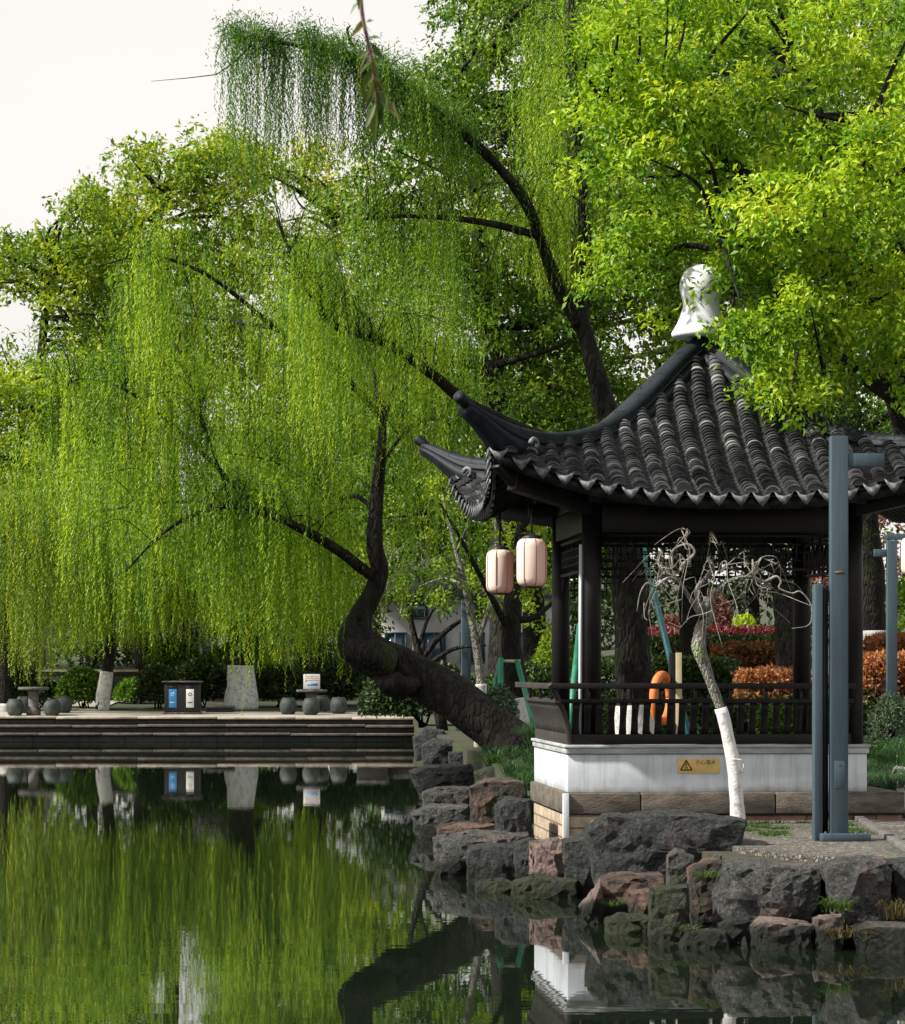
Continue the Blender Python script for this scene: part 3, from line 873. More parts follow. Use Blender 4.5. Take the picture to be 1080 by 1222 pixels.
# --- soffit, rafters and fascia under the eaves
sof, raf = MB(), MB()
for k in range(4):
    nu, nv = 10, 16
    g = []
    for i in range(nu + 1):
        for j in range(nv + 1):
            wq = -1 + 2 * j / nv; u = .3 + (UE - .05 + .13 * abs(wq) ** 2.2 - .3) * i / nu; v = wq * u
            g.append(rot4((v, -u, S(u, v) - .11), k))
    sof.add(g, [(i * (nv + 1) + j, (i + 1) * (nv + 1) + j, (i + 1) * (nv + 1) + j + 1, i * (nv + 1) + j + 1) for i in range(nu) for j in range(nv)])
    for i in range(-11, 12):
        v0 = i * .22; u0, u1 = max(1.3, abs(v0) * .97), ue(v0) - .06
        if u1 - u0 > .1: raf.bar(rot4((v0 * .97, -u0, S(u0, v0) - .17), k), rot4((v0, -u1, S(u1, v0) - .16), k), .06, .08)
    for j in range(16):
        wa, wb = -1 + 2 * j / 16, -1 + 2 * (j + 1) / 16
        ua, ub = UE + .13 * abs(wa) ** 2.2 - .04, UE + .13 * abs(wb) ** 2.2 - .04
        raf.bar(rot4((wa * ua, -ua, S(ua, wa * ua) - .115), k), rot4((wb * ub, -ub, S(ub, wb * ub) - .115), k), .035, .13)
pv('soffit', sof, M['wood'], roof)
pv('rafters', raf, M['wood'], roof)

# --- hip ridges that sweep up at the corners
RT = [(0, 6.32), (.25, 6.10), (.5, 5.88), (.75, 5.60), (1, 5.38), (1.25, 5.21), (1.5, 5.09), (1.75, 5.01), (2, 4.98), (2.25, 4.975), (2.5, 5.02), (2.75, 5.10), (3.0, 5.21), (3.08, 5.25)]
tt = np.linspace(.02, 3.07, 46)
cs = np.polyfit([q[0] for q in RT], [q[1] for q in RT], 7)
rz_ = np.polyval(cs, tt)
for k in range(4):
    mb = MB()
    prof = [(-.13, -.46), (-.13, -.34), (-.175, -.30), (-.185, -.25), (-.175, -.20), (-.12, -.165), (-.105, -.15), (-.135, -.145), (-.135, -.12), (-.10, -.115), (-.11, -.075), (-.09, -.03), (-.05, -.004), (0, 0)]
    prof = prof + [(-a_, b_) for a_, b_ in prof[:-1][::-1]]
    vs, m_ = [], len(prof)
    for t_, z in zip(tt, rz_):
        e = 1 - .62 * sstep(t_, 2.4, 3.07)
        for (a_, b_) in prof:
            lat = a_ * (1 - .42 * sstep(t_, 2.4, 3.07)) * .7071
            vs.append(rot4((-t_ + lat, -t_ - lat, z + b_ * e), k))
    mb.add(vs, [(i * m_ + j, (i + 1) * m_ + j, (i + 1) * m_ + (j + 1) % m_, i * m_ + (j + 1) % m_) for i in range(len(tt) - 1) for j in range(m_)] + [tuple(range(m_)), tuple(range((len(tt) - 1) * m_, len(tt) * m_))[::-1]])
    # joints between the ridge tiles
    for t_ in np.arange(.3, 3.0, .27):
        z = np.polyval(cs, t_); z2 = np.polyval(cs, t_ + .012)
        e = 1 - .62 * sstep(t_, 2.4, 3.07); wl = (1 - .42 * sstep(t_, 2.4, 3.07))
        vs = []
        for (tq, zq) in ((t_, z), (t_ + .012, z2)):
            for (a_, b_) in ((-.115, -.075), (-.094, -.026), (-.052, .002), (0, .006), (.052, .002), (.094, -.026), (.115, -.075)):
                vs.append(rot4((-tq + a_ * wl * .7071, -tq - a_ * wl * .7071, zq + b_ * e), k))
        mb.add(vs, [(j, j + 7, j + 8, j + 1) for j in range(6)], .2)
    r_ = pv('hip_ridge', mb, M['ridge'], roof, smooth=False)
    # round end cap on the upswept tip, pale scroll tile at the foot and the beam below
    mb = MB()
    d_ = np.array([-1, -1, .95]) / 1.68
    p_ = np.array([-3.07, -3.07, rz_[-1] - .03])
    mb.tube([rot4(p_ - d_ * .06, k), rot4(p_ + d_ * .10, k), rot4(p_ + d_ * .12, k)], [.06, .066, .072], 12)
    pv('tip_tile', mb, M['ridge'], roof, smooth=True)
    for s_ in (-1, 1):
        mb = MB()
        th_ = np.linspace(0, 4.6, 14)
        mb.tube([rot4((-2.42 + s_ * .16 - .075 * math.cos(q) * (1 - q / 9) * .7, -2.42 - s_ * .16 - .075 * math.cos(q) * (1 - q / 9) * .7, 4.80 + .07 * math.sin(q) * (1 - q / 9)), k) for q in th_], [.03, .02], 6)
        pv('scroll_tile', mb, M['drip'], roof, smooth=True)
    mb = MB()
    mb.bar(rot4((-1.45, -1.45, 4.16), k), rot4((-2.5, -2.5, 4.40), k), .13, .20)
    mb.bar(rot4((-2.42, -2.42, 4.36), k), rot4((-2.68, -2.68, 4.60), k), .10, .15)
    pv('corner_beam', mb, M['wood'], roof, bevel=.01)

# --- white finial on top
mb = MB()
mb.lathe([(.345, 0), (.355, .05), (.33, .09), (.29, .16), (.25, .26), (.222, .34), (.215, .40), (.232, .47), (.252, .55), (.256, .63), (.242, .70), (.205, .77), (.15, .82), (.07, .855), (.01, .865)], (0, 0, 6.27), 32)
pv('finial', mb, M['finial'], smooth=True)

# --- columns, beams, hanging lattice
for x, y in ((-1.5, -1.5), (1.5, -1.5), (-1.5, 1.5), (1.5, 1.5)):
    mb = MB(); mb.lathe([(.112, 1.10), (.112, 3.2), (.105, 4.22)], (x, y, 0), 24)
    c_ = pv('column', mb, M['wood'], smooth=True)
    mb = MB(); mb.lathe([(.125, .955), (.158, 1.0), (.165, 1.06), (.155, 1.12), (.13, 1.16)], (x, y, 0), 24)
    pv('column_base', mb, M['stone'], c_, smooth=True)
for k in range(4):
    mb = MB()
    mb.bar(rot4((-1.39, -1.5, 4.05), k), rot4((1.39, -1.5, 4.05), k), .15, .30)
    mb.bar(rot4((-1.9, -1.5, 4.29), k), rot4((1.9, -1.5, 4.29), k), .14, .16)
    pv('beam', mb, M['wood'], bevel=.01)
    mb = MB(); y = -1.5
    z0, z1 = 3.48, 3.86
    for z in (z0, z1): mb.bar(rot4((-1.385, y, z), k), rot4((1.385, y, z), k), .035, .035)
    for j in range(32):
        x = -1.385 + 2.77 * j / 31
        mb.bar(rot4((x, y, z0 + (.10 if j % 3 == 1 else .02)), k), rot4((x, y, z1 - (.10 if j % 3 == 2 else .02)), k), .016, .018, up=(0, 1, 0))
    for z, off in ((z0 + .10, 0), (z0 + .19, 1), (z0 + .28, 0)):
        for j in range(0, 31, 2):
            xa = -1.385 + 2.77 * (j + off) / 31
            xb = min(1.385, xa + 2.77 * 1.6 / 31)
            if xa < xb: mb.bar(rot4((xa, y, z), k), rot4((xb, y, z), k), .016, .018)
    for s_ in (-1, 1):
        for q in range(3):
            mb.bar(rot4((s_ * (1.385 - .06 - .09 * q), y, z0), k), rot4((s_ * (1.385 - .06 - .09 * q), y, z0 - .30 + .09 * q), k), .016, .018, up=(0, 1, 0))
            mb.bar(rot4((s_ * 1.385, y, z0 - .09 * q - .08), k), rot4((s_ * (1.385 - .24 + .09 * q), y, z0 - .09 * q - .08), k), .016, .018)
    pv('lattice_panel', mb, M['wood'])
mb = MB(); mb.tube([(-1.635, -1.56, 1.1), (-1.635, -1.56, 2.4), (-1.63, -1.56, 3.75)], [.018], 8)
pv('conduit', mb, M['white_wall'], smooth=True)

# --- plinth: white seat wall on two sides, ledge, slab, footing
X0, X1, Y0, Y1 = -1.79, 1.62, -1.68, 1.85
mb = MB()
mb.box(((X0 + X1) / 2, Y0 + .09, 1.17), (X1 - X0, .18, .43))
mb.box((X0 + .09, (Y0 + Y1) / 2 + .09, 1.17), (.18, Y1 - Y0 - .18, .43))
pv('seat_wall', mb, M['plinth_wall'], bevel=.006)
mb = MB()
for z, o_, h in ((1.425, .022, .07), (1.475, .04, .035)):
    mb.box(((X0 + X1) / 2 - .0, Y0 + .2 - o_ / 2, z), (X1 - X0 + 2 * o_, .4 + o_, h))
    mb.box((X0 + .2 - o_ / 2, (Y0 + Y1) / 2 + .2, z), (.4 + o_, Y1 - Y0 - .4 - .002, h))
pv('ledge', mb, M['ledge'], bevel=.008)
mb = MB(); mb.box((.06, .08, .94), (3.0, 3.0, .03)); pv('floor', mb, M['stone'])
mb = MB()
for xa, xb in ((-1.83, -.98), (-.97, .55), (.56, 2.03)): mb.box(((xa + xb) / 2, .07, .835), (xb - xa, 3.72, .24))
pv('stone_slab', mb, M['footing'], bevel=.014)
mb = MB(); mb.box((.70, .09, .55), (2.62, 3.62, .325)); pv('footing', mb, M['pink_brick'])
mb = MB(); mb.box((-1.20, .06, .35), (1.18, 3.66, .72)); pv('footing_corner', mb, M['beige_brick'], bevel=.01)
mb = MB(); mb.box((-1.825, -1.80, .68), (.07, .05, .54)); pv('corner_strip', mb, M['white_wall'], bevel=.005)

# --- leaning rails round the seat
def rail_pt(side, s, z):
    """side 0: front (s along x), side 1: left (s along y); the rail leans outwards as it rises"""
    q = max(0, z - 1.50); o_ = .05 + .36 * q - .05 * math.sin(q * 5)
    return (s, Y0 + .08 - o_, z) if side == 0 else (X0 + .08 - o_, s, z)
for side in (0, 1):
    s0, s1 = ((X0 + .02, 1.44) if side == 0 else (Y0 + .02, Y1 - .1))
    mb = MB()
    for z, hh, wd in ((1.555, .115, .05), (1.985, .05, .05), (2.155, .065, .075)):
        e0 = s0 - (0 if z < 1.6 else .36 * (z - 1.5))
        mb.bar(rail_pt(side, e0, z), rail_pt(side, s1, z), wd, hh)
    r_ = pv('railing', mb, M['grey_wood'] if side else M['wood'], bevel=.006)
    n = 24
    pitch_ = (s1 - s0) / n
    for j in range(n):
        s = s0 + pitch_ * (j + .5)
        mb = MB(); wd = .088 if side == 0 else .118
        zs = np.linspace(1.60, 1.97, 5)
        vs = []
        for z in zs:
            w_ = wd * (1 - .18 * math.sin((z - 1.6) / .37 * PI))
            x, y, zz = rail_pt(side, s, z)
            if side == 0: vs += [(x - w_ / 2, y - .011, zz), (x + w_ / 2, y - .011, zz), (x + w_ / 2, y + .011, zz), (x - w_ / 2, y + .011, zz)]
            else: vs += [(x - .011, y + w_ / 2, zz), (x - .011, y - w_ / 2, zz), (x + .011, y - w_ / 2, zz), (x + .011, y + w_ / 2, zz)]
        fs = [(4 * i + e, 4 * i + (e + 1) % 4, 4 * i + 4 + (e + 1) % 4, 4 * i + 4 + e) for i in range(4) for e in range(4)] + [(0, 3, 2, 1), (16, 17, 18, 19)]
        mb.add(vs, fs)
        pv('baluster', mb, M['grey_wood'] if side else M['wood'], r_)
        if j % (3 if side == 0 else 8) == 1:
            x, y, z = rail_pt(side, s, 2.065)
            mb = MB(); mb.box((x, y, z), (.03, .03, .13)); pv('rail_post', mb, M['grey_wood'], r_)
mb = MB()
cpt = [(X0 + .08 - (rail_pt(1, 0, z)[0] * -1 + X0 + .08) * 0 + (rail_pt(1, 0, z)[0] - X0 - .08), rail_pt(0, 0, z)[1], z) for z in np.linspace(1.5, 2.18, 7)]
mb.tube(cpt, [.035], 6); pv('corner_post', mb, M['grey_wood'], bevel=.004)

# warning sign on the white wall
SG = thing('warning_sign', 'small yellow warning sign with black triangle on the white pavilion wall', 'sign', (0, 0, 0))
cxy = np.array([math.cos(RZ), math.sin(RZ)]); nxy = np.array([math.sin(RZ), -math.cos(RZ)])
sp = np.array([2.945, 36.0]) + .0 * cxy
def wall_pt(px):
    # point on the front face of the white wall under photo column px
    k = (px - 540) / F
    s = (k * 36.0 + k * (nxy[1] * 1.68) - 2.945 - nxy[0] * 1.68) / (cxy[0] - k * cxy[1])
    q = np.array([2.945, 36.0]) + cxy * s + nxy * 1.68
    return q
q0 = wall_pt(833.5); zs = EYE - (913.5 - HOR) * q0[1] / F
SG.location = (q0[0] + nxy[0] * .001, q0[1] + nxy[1] * .001, zs - .09); SG.rotation_euler = (0, 0, RZ)
M['sign_yellow'] = surf('faded_yellow_plate', (.56, .36, .10), (.68, .47, .17), 9, .6, .05)
M['sign_black'] = surf('sign_black', (.015, .014, .012), (.03, .028, .025), 9, .6, 0)
mb = MB(); mb.box((0, -.004, .085), (.475, .008, .165)); part('plate', mb, M['sign_yellow'], SG, bevel=.003)
mb = MB()
tri = [(-.205, .04), (-.075, .04), (-.14, .15)]
for i in range(3):
    a_, c_ = tri[i], tri[(i + 1) % 3]; mb.bar((a_[0], -.0095, a_[1]), (c_[0], -.0095, c_[1]), .003, .013)
mb.bar((-.165, -.0095, .062), (-.12, -.0095, .062), .003, .007); mb.bar((-.160, -.0095, .075), (-.125, -.0095, .073), .003, .006)
mb.bar((-.148, -.0095, .085), (-.135, -.0095, .115), .003, .012); mb.lathe([(.006, -.003), (.009, 0), (.006, .003)], (-.134, -.0095, .122), 8)
part('triangle_symbol', mb, M['sign_black'], SG)
cu = bpy.data.curves.new('sign_text', 'FONT'); cu.body = '小心落水'; cu.size = .058; cu.align_x = 'LEFT'; cu.extrude = .0008
to = bpy.data.objects.new('sign_text', cu); COL.objects.link(to)
bpy.context.view_layer.update()
tm = bpy.data.meshes.new_from_object(to.evaluated_get(bpy.context.evaluated_depsgraph_get()))
bpy.data.objects.remove(to)
tm.transform(Matrix.Translation((-.035, -.0095, .105)) @ Matrix.Rotation(PI / 2, 4, 'X'))
part('lettering', tm, M['sign_black'], SG)

# ================================================================== LANTERNS
M['paper'] = leaf_mat('lantern_fabric', [(0, (.80, .64, .53)), (1, (.86, .73, .64))], .20, .7, (1.3, .55, .30))
def lantern(label, loc, rad, ht, cord, group, rz=0.0):
    root = thing('lantern', label, 'lantern', loc, rz, group)
    n = 8
    prof = [(.62, 0), (.80, .03), (.93, .08), (1.0, .17), (1.0, .5), (1.0, .83), (.93, .92), (.80, .97), (.62, 1)]
    mb = MB(); mb.lathe([(rad * a_, ht * b_) for a_, b_ in prof], (0, 0, 0), n, .6)
    part('shade', mb, M['paper'], root)
    mb = MB()
    for k in range(n):
        a_ = 2 * PI * k / n
        mb.tube([(rad * q * 1.004 * math.cos(a_), rad * q * 1.004 * math.sin(a_), ht * z) for q, z in prof], [.0035], 4)
    part('ribs', mb, M['rib'], root)
    mb = MB(); mb.lathe([(rad * .62, -.012), (rad * .66, 0), (rad * .62, .012)], (0, 0, -.004), 16); part('bottom_rim', mb, M['black_metal'], root)
    mb = MB(); mb.lathe([(rad * .62, -.012), (rad * .64, .01), (rad * .4, .035), (.02, .05)], (0, 0, ht + .004), 16)
    part('cap', mb, M['black_metal'], root)
    mb = MB(); mb.tube([(0, 0, ht + .04), (0, 0, ht + cord)], [.012], 6); part('hook', mb, M['black_metal'], root)
    return root
M['rib'] = surf('dark_lantern_rib', (.05, .025, .018), (.10, .055, .04), 9, .6, 0)
M['wood2'] = M['wood']
q = P(634.5, 700, 33.9); lantern('larger pale cloth lantern hanging nearer the pavilion corner column', tuple(q), .177, .535, .33, 'cloth lanterns under the pavilion eaves', .26)
q = P(596.5, 708, 35.9); lantern('smaller tan cloth lantern left of the larger one under the pavilion eaves', tuple(q), .168, .515, .62, 'cloth lanterns under the pavilion eaves', .5)

# ================================================================== LAMP POSTS
LP = thing('lamp_post', 'tall blue grey steel lamp post with two uprights standing on the pebble paving', 'lamp post', tuple(P(995, 1003, 30.2)), .06)
LP.scale = (1.056,) * 3
mb = MB(); mb.box((.045, 0, .5 * 3.80), (.165, .11, 3.80)); part('upright', mb, M['metal'], LP, bevel=.006)
mb = MB(); mb.box((.30, .0, 3.575), (.345, .085, .125)); part('arm', mb, M['metal'], LP, bevel=.006)
mb = MB(); mb.box((-.145, .06, 1.21), (.075, .15, 2.40)); part('short_upright', mb, M['metal'], LP, bevel=.005)
mb = MB(); mb.box((-.073, .10, 1.205), (.065, .07, 2.39)); part('dark_channel', mb, M['black_metal'], LP)
mb = MB(); mb.box((.09, .0, .035), (.46, .32, .07)); bpl = part('base_plate', mb, M['metal'], LP, bevel=.006)
for bx_, by_ in ((-.10, -.12), (.28, -.12), (.28, .12), (.19, -.12)):
    mb = MB(); mb.lathe([(.010, .0), (.010, .010), (.005, .012), (.005, .022)], (bx_, by_, .070), 6); part('bolt', mb, M['stone'], bpl)
mb = MB(); mb.box((.045, -.0565, .62), (.10, .004, .26)); mb.box((.045, -.0595, .71), (.018, .003, .018)); part('access_door', mb, M['metal'], LP, bevel=.0015)
mb = MB()
mb.box((.045, -.057, 2.52 - .0), (.085, .004, .022)); part('rust_mark', mb, surf('rust_patch', (.14, .08, .045), (.20, .12, .07), 20, .9, .1), LP)

Lp2 = thing('lamp_post', 'slim grey lamp post with short arm behind the pavilion beside the red hedges', 'lamp post', (*P(1064, 838, 51)[:2], H(*P(1064, 838, 51)[:2])), .06)
zt = P(1064, 645, 51)[2] - Lp2.location.z
mb = MB(); mb.box((0, 0, zt / 2), (.17, .12, zt)); part('upright', mb, M['metal'], Lp2, bevel=.006)
mb = MB(); mb.box((-.19, 0, zt - .21), (.22, .09, .12)); mb.box((.235, 0, zt + .06), (.64, .07, .10)); part('arm', mb, M['metal'], Lp2, bevel=.006)
q = P(1088, 686, 51); lantern('peach cloth lantern hanging from the lamp post behind the pavilion', tuple(q), .20, .62, .17, None, .3)
Lp3 = thing('lamp_post', 'dark lamp post among shrubs between the leaning willow and the lanterns', 'lamp post', (*P(556, 830, 66)[:2], H(*P(556, 830, 66)[:2])), .1)
zt = P(556, 716, 66)[2] - Lp3.location.z
mb = MB(); mb.box((0, 0, zt / 2), (.20, .16, zt)); part('upright', mb, M['metal'], Lp3, bevel=.006)
mb = MB(); mb.box((0, 0, .05), (.4, .36, .1)); part('base_plate', mb, M['metal'], Lp3)

# life ring on its post, seen between the columns
LR = thing('life_ring_post', 'low post with a black and a cream face behind the pavilion rail', 'post', (*P(806, 872, 41)[:2], H(*P(806, 872, 41)[:2])))
zt = P(806, 779, 41)[2] - LR.location.z
mb = MB(); mb.box((-.045, 0, zt / 2), (.09, .10, zt)); part('black_post', mb, M['black_metal'], LR, bevel=.004)
mb = MB(); mb.box((.042, -.01, zt / 2), (.082, .10, zt)); part('cream_board', mb, M['cream'], LR, bevel=.004)
RG = thing('life_ring', 'orange life ring hanging edge on beside the cream board', 'life ring', tuple(P(790, 836, 40.85)), math.radians(62))
mb = MB(); th = np.linspace(0, 2 * PI, 33)
mb.tube([(.27 * math.cos(a_), 0, .31 * math.sin(a_) + .03) for a_ in th], [.062], 14); part('ring', mb, M['orange'], RG, smooth=True)
# ================================================================== ROCKS
RM = {
 'dark':  rock_mat('charcoal_rock', (.006, .0072, .0074), (.145, .154, .150), (.16, .12, .11), .06, .15),
 'grey':  rock_mat('grey_rock', (.014, .0162, .015), (.26, .266, .25), (.26, .19, .165), .22, .25),
 'pink':  rock_mat('pink_granite_rock', (.032, .028, .026), (.20, .165, .15), (.40, .285, .25), .68, .3),
 'brown': rock_mat('rusty_brown_rock', (.022, .018, .015), (.13, .105, .085), (.27, .17, .13), .40, .45),
 'mossy': rock_mat('mossy_rock', (.025, .028, .020), (.13, .135, .10), (.16, .13, .09), .15, .9),
}
def rock(label, mat, poly, Y, th, sub=.06, seed=0, amp=1.0, group=None, sink=0.0):
    """poly: outline of the stone's face in the photo; it stands at depth Y and is th metres thick"""
    rng = np.random.default_rng(seed + 100)
    pts = np.array([P(x, y, Y) for x, y in poly])
    if sink: 
        zmin = pts[:, 2].min(); pts[pts[:, 2] < zmin + .10, 2] -= sink
    c = pts.mean(0)
    size = (pts[:, [0, 2]].max(0) - pts[:, [0, 2]].min(0))
    cloud = []
    for p in pts:
        d = p - c
        f = c + d * rng.uniform(.90, .97); f[1] = Y + rng.uniform(-.02, .03)
        cloud.append(f)
        m_ = p.copy(); m_[1] = Y + th * rng.uniform(.10, .3); cloud.append(m_)
        m_ = c + d * rng.uniform(.96, 1.0); m_[1] = Y + th * rng.uniform(.5, .7); cloud.append(m_)
        m_ = c + d * rng.uniform(.8, .92); m_[1] = Y + th * rng.uniform(.9, 1.0); cloud.append(m_)
    for _ in range(3):
        q = c + rng.uniform(-.3, .3, 3) * np.array([size[0], 0, size[1]]); q[1] = Y - rng.uniform(.02, .10) * min(1, th); cloud.append(q)
    bm = bmesh.new()
    for q in cloud: bm.verts.new(Vector(q))
    r_ = bmesh.ops.convex_hull(bm, input=bm.verts[:])
    bmesh.ops.delete(bm, geom=[v for v in bm.verts if not v.link_faces], context='VERTS')
    for _ in range(5):
        long = [e for e in bm.edges if e.calc_length() > sub * 1.6]
        if not long or len(bm.verts) > 9000: break
        bmesh.ops.subdivide_edges(bm, edges=long, cuts=1)
        bmesh.ops.triangulate(bm, faces=[f for f in bm.faces if len(f.verts) > 3])
    bm.normal_update()
    s = min(max(size), 1.2)
    o3 = Vector((seed * 3.7, seed * 1.3, 0))
    ds = []
    for v in bm.verts:
        p = v.co + o3
        n1 = noise.noise(p * (2.2 / max(s, .3))); n2 = noise.noise(p * (6 / max(s, .3))); n3 = noise.noise(p * 17); n4 = abs(noise.noise(p * 9 + Vector((5, 5, 5))))
        vd = noise.voronoi(p * (3.0 / max(s, .35)))[0]; edge_amt = max(0, .22 - (vd[1] - vd[0])) / .22
        ds.append(-amp * s * .030 * edge_amt ** 1.5 + amp * (s * (.028 * n1 + .020 * n2) + .012 * n3 - .035 * s * max(0, .12 - n4) * 4))
    for v, d in zip(bm.verts, ds): v.co += v.normal * d
    base = Vector((c[0], Y + th / 2, pts[:, 2].min()))
    me = bpy.data.meshes.new('rock'); 
    for v in bm.verts: v.co -= base
    bm.to_mesh(me); bm.free()
    o = bpy.data.objects.new('rock', me); COL.objects.link(o); o.location = base
    me.materials.append(RM[mat])
    return tag(o, label, 'rock', group)

RK = [
 # near group below the lamp post
 ('big charcoal boulder lying before the pavilion with a flat dark end', 'dark', [(698,992),(722,974),(800,970),(894,978),(891,1008),(866,1019),(830,1022),(800,1046),(745,1044),(712,1034)], 29.3, 1.3, .07),
 ('rusty rock tucked under the left half of the big charcoal boulder', 'brown', [(714,1056),(733,1046),(795,1046),(800,1100),(770,1104),(716,1100)], 28.4, 1.1, .06),
 ('small squared brown block left of the upright mossy stone', 'brown', [(751,1064),(778,1062),(782,1096),(752,1098)], 27.3, .5, .04),
 ('low rounded mossy rock at the waterline under the small brown block', 'mossy', [(724,1100),(740,1092),(778,1095),(780,1120),(738,1124),(724,1112)], 26.9, .7, .045),
 ('thin pinkish wedge rock pointing left over the dark water', 'pink', [(692,1084),(706,1068),(718,1052),(724,1098),(712,1106),(694,1092)], 27.9, .5, .045),
 ('upright squared mossy stone standing in the water', 'mossy', [(776,1060),(822,1056),(826,1108),(816,1128),(774,1132)], 25.95, .55, .04),
 ('grey upright slab leaning behind the upright mossy stone', 'grey', [(797,1022),(808,1013),(830,1022),(832,1064),(798,1060)], 27.5, .5, .045),
 ('thin flat grey slab beside the moss at the paving edge', 'grey', [(828,1022),(862,1018),(866,1027),(830,1032)], 27.3, .7, .045),
 ('rust streaked rock with a mossy cleft right of the upright stone', 'brown', [(824,1038),(850,1028),(866,1030),(860,1096),(852,1110),(824,1108)], 26.6, .7, .045),
 ('large grey block with pink lower edge below the paving', 'grey', [(853,1064),(872,1032),(984,1034),(986,1062),(968,1092),(880,1096),(854,1092)], 26.1, 1.0, .055),
 ('small dark wedge stone beneath the large grey block', 'dark', [(858,1104),(872,1095),(902,1098),(896,1122),(862,1118)], 25.85, .5, .04),
 ('low mottled pink rock in the water right of the mossy stone', 'pink', [(800,1122),(822,1110),(868,1112),(876,1126),(872,1136),(808,1136)], 25.5, .6, .04),
 ('tiny whitish stone at the waterline between two pink rocks', 'grey', [(881,1124),(890,1118),(899,1124),(896,1138),(883,1138)], 25.4, .25, .03),
 ('long pink rock under the large grey block at the waterline', 'pink', [(900,1110),(912,1098),(938,1100),(972,1104),(974,1140),(902,1140)], 25.35, .7, .045),
 ('upright pink rock beside the dry weeds at the waterline', 'pink', [(974,1096),(1006,1091),(1010,1112),(1002,1128),(990,1142),(974,1136)], 25.3, .5, .04),
 ('broad grey boulder right of the lamp post below the paving', 'grey', [(984,1034),(1010,1026),(1062,1026),(1068,1040),(1062,1086),(1040,1098),(1000,1094),(994,1070)], 25.8, 1.0, .055),
 ('dark rock cut by the frame right of the broad grey boulder', 'dark', [(1066,1030),(1100,1028),(1100,1070),(1068,1062)], 26.0, .9, .05),
 ('brown mossy rock under the dark rock at the frame edge', 'brown', [(1062,1066),(1100,1062),(1100,1112),(1060,1106)], 26.1, .8, .05),
 ('flat grey slab at the waterline by the frame edge', 'grey', [(1022,1112),(1044,1104),(1100,1106),(1100,1146),(1034,1146)], 25.1, .9, .05),
 ('dark mossy stone wedged between the grey block and the broad boulder', 'mossy', [(966,1070),(988,1040),(998,1072),(1006,1098),(974,1104)], 26.3, .5, .045),
 # group at the pavilion's left corner
 ('pink and grey rock carrying the left corner of the pavilion', 'pink', [(632,1006),(668,1000),(680,1010),(682,1062),(640,1066),(632,1046)], 31.6, .9, .06),
 ('tall dark rock right of the pink corner rock under the pavilion', 'dark', [(672,1004),(704,998),(722,1012),(724,1062),(712,1072),(672,1068)], 31.2, 1.0, .06),
 ('dark craggy boulder against the left end of the pavilion footing', 'dark', [(590,962),(604,952),(632,954),(640,996),(594,1000)], 35.0, 1.0, .06),
 ('large pinkish brown block at the foot of the leaning willow', 'brown', [(559,940),(580,930),(626,934),(634,962),(596,984),(562,982)], 38.3, 1.2, .07),
 ('wide flat topped grey rock left of the pavilion corner', 'grey', [(516,1002),(560,994),(632,996),(640,1026),(560,1038),(520,1030)], 34.4, 1.2, .07),
 ('square dark block standing in the water left of the pink corner rock', 'dark', [(556,1016),(570,1010),(622,1008),(628,1052),(558,1054)], 33.5, .9, .06),
 ('dark rounded rock between the square block and the pink corner rock', 'dark', [(612,1008),(634,1000),(650,1006),(648,1030),(616,1034)], 32.6, .7, .05),
 ('thin low ledge stone in the water before the square dark block', 'mossy', [(566,1053),(600,1050),(618,1056),(616,1072),(570,1070)], 31.9, .7, .05),
 ('mossy ledge stone in the water before the pink corner rock', 'mossy', [(610,1056),(640,1046),(690,1052),(694,1076),(614,1076)], 31.0, .8, .05),
 ('flat brown slab on the shore behind the wide grey rock', 'brown', [(520,988),(556,982),(592,984),(594,998),(522,1002)], 37.8, 1.2, .07),
 ('low pale slab jutting into the lake with a dark underside', 'grey', [(490,972),(512,962),(560,962),(562,986),(510,990),(492,980)], 42.0, 1.2, .08),
 ('long grey slab under the overhanging dark slab', 'grey', [(503,946),(520,940),(562,940),(562,962),(506,964)], 45.0, 1.2, .08),
 ('broad dark slab overhanging the water below the willow trunk', 'dark', [(487,922),(504,916),(560,914),(578,920),(574,938),(500,940)], 48.5, 1.6, .09),
 ('squat dark boulder nearest the far steps by the shore', 'dark', [(502,890),(516,882),(540,884),(552,892),(550,916),(506,918)], 55, 1.6, .10),
 ('small square dark stone above the broad overhanging slab', 'dark', [(535,898),(560,897),(564,916),(537,918)], 51.5, 1.0, .08),
 ('grey mossy rock directly under the base of the leaning willow', 'mossy', [(566,922),(588,914),(616,922),(624,940),(570,940)], 44.0, 1.2, .08),
 ('dark stone at the end of the far steps by the willow', 'dark', [(492,880),(506,868),(530,872),(536,892),(496,896)], 62, 2.0, .12),
]
for i, (lab, mt, poly, Y, th, sub) in enumerate(RK):
    rock(lab, mt, poly, Y, th, sub, i, sink=.22)
# ================================================================== TREES
def PP(*q): return [P(*a) for a in q]
def Yj(rng, pts, dy): return pts

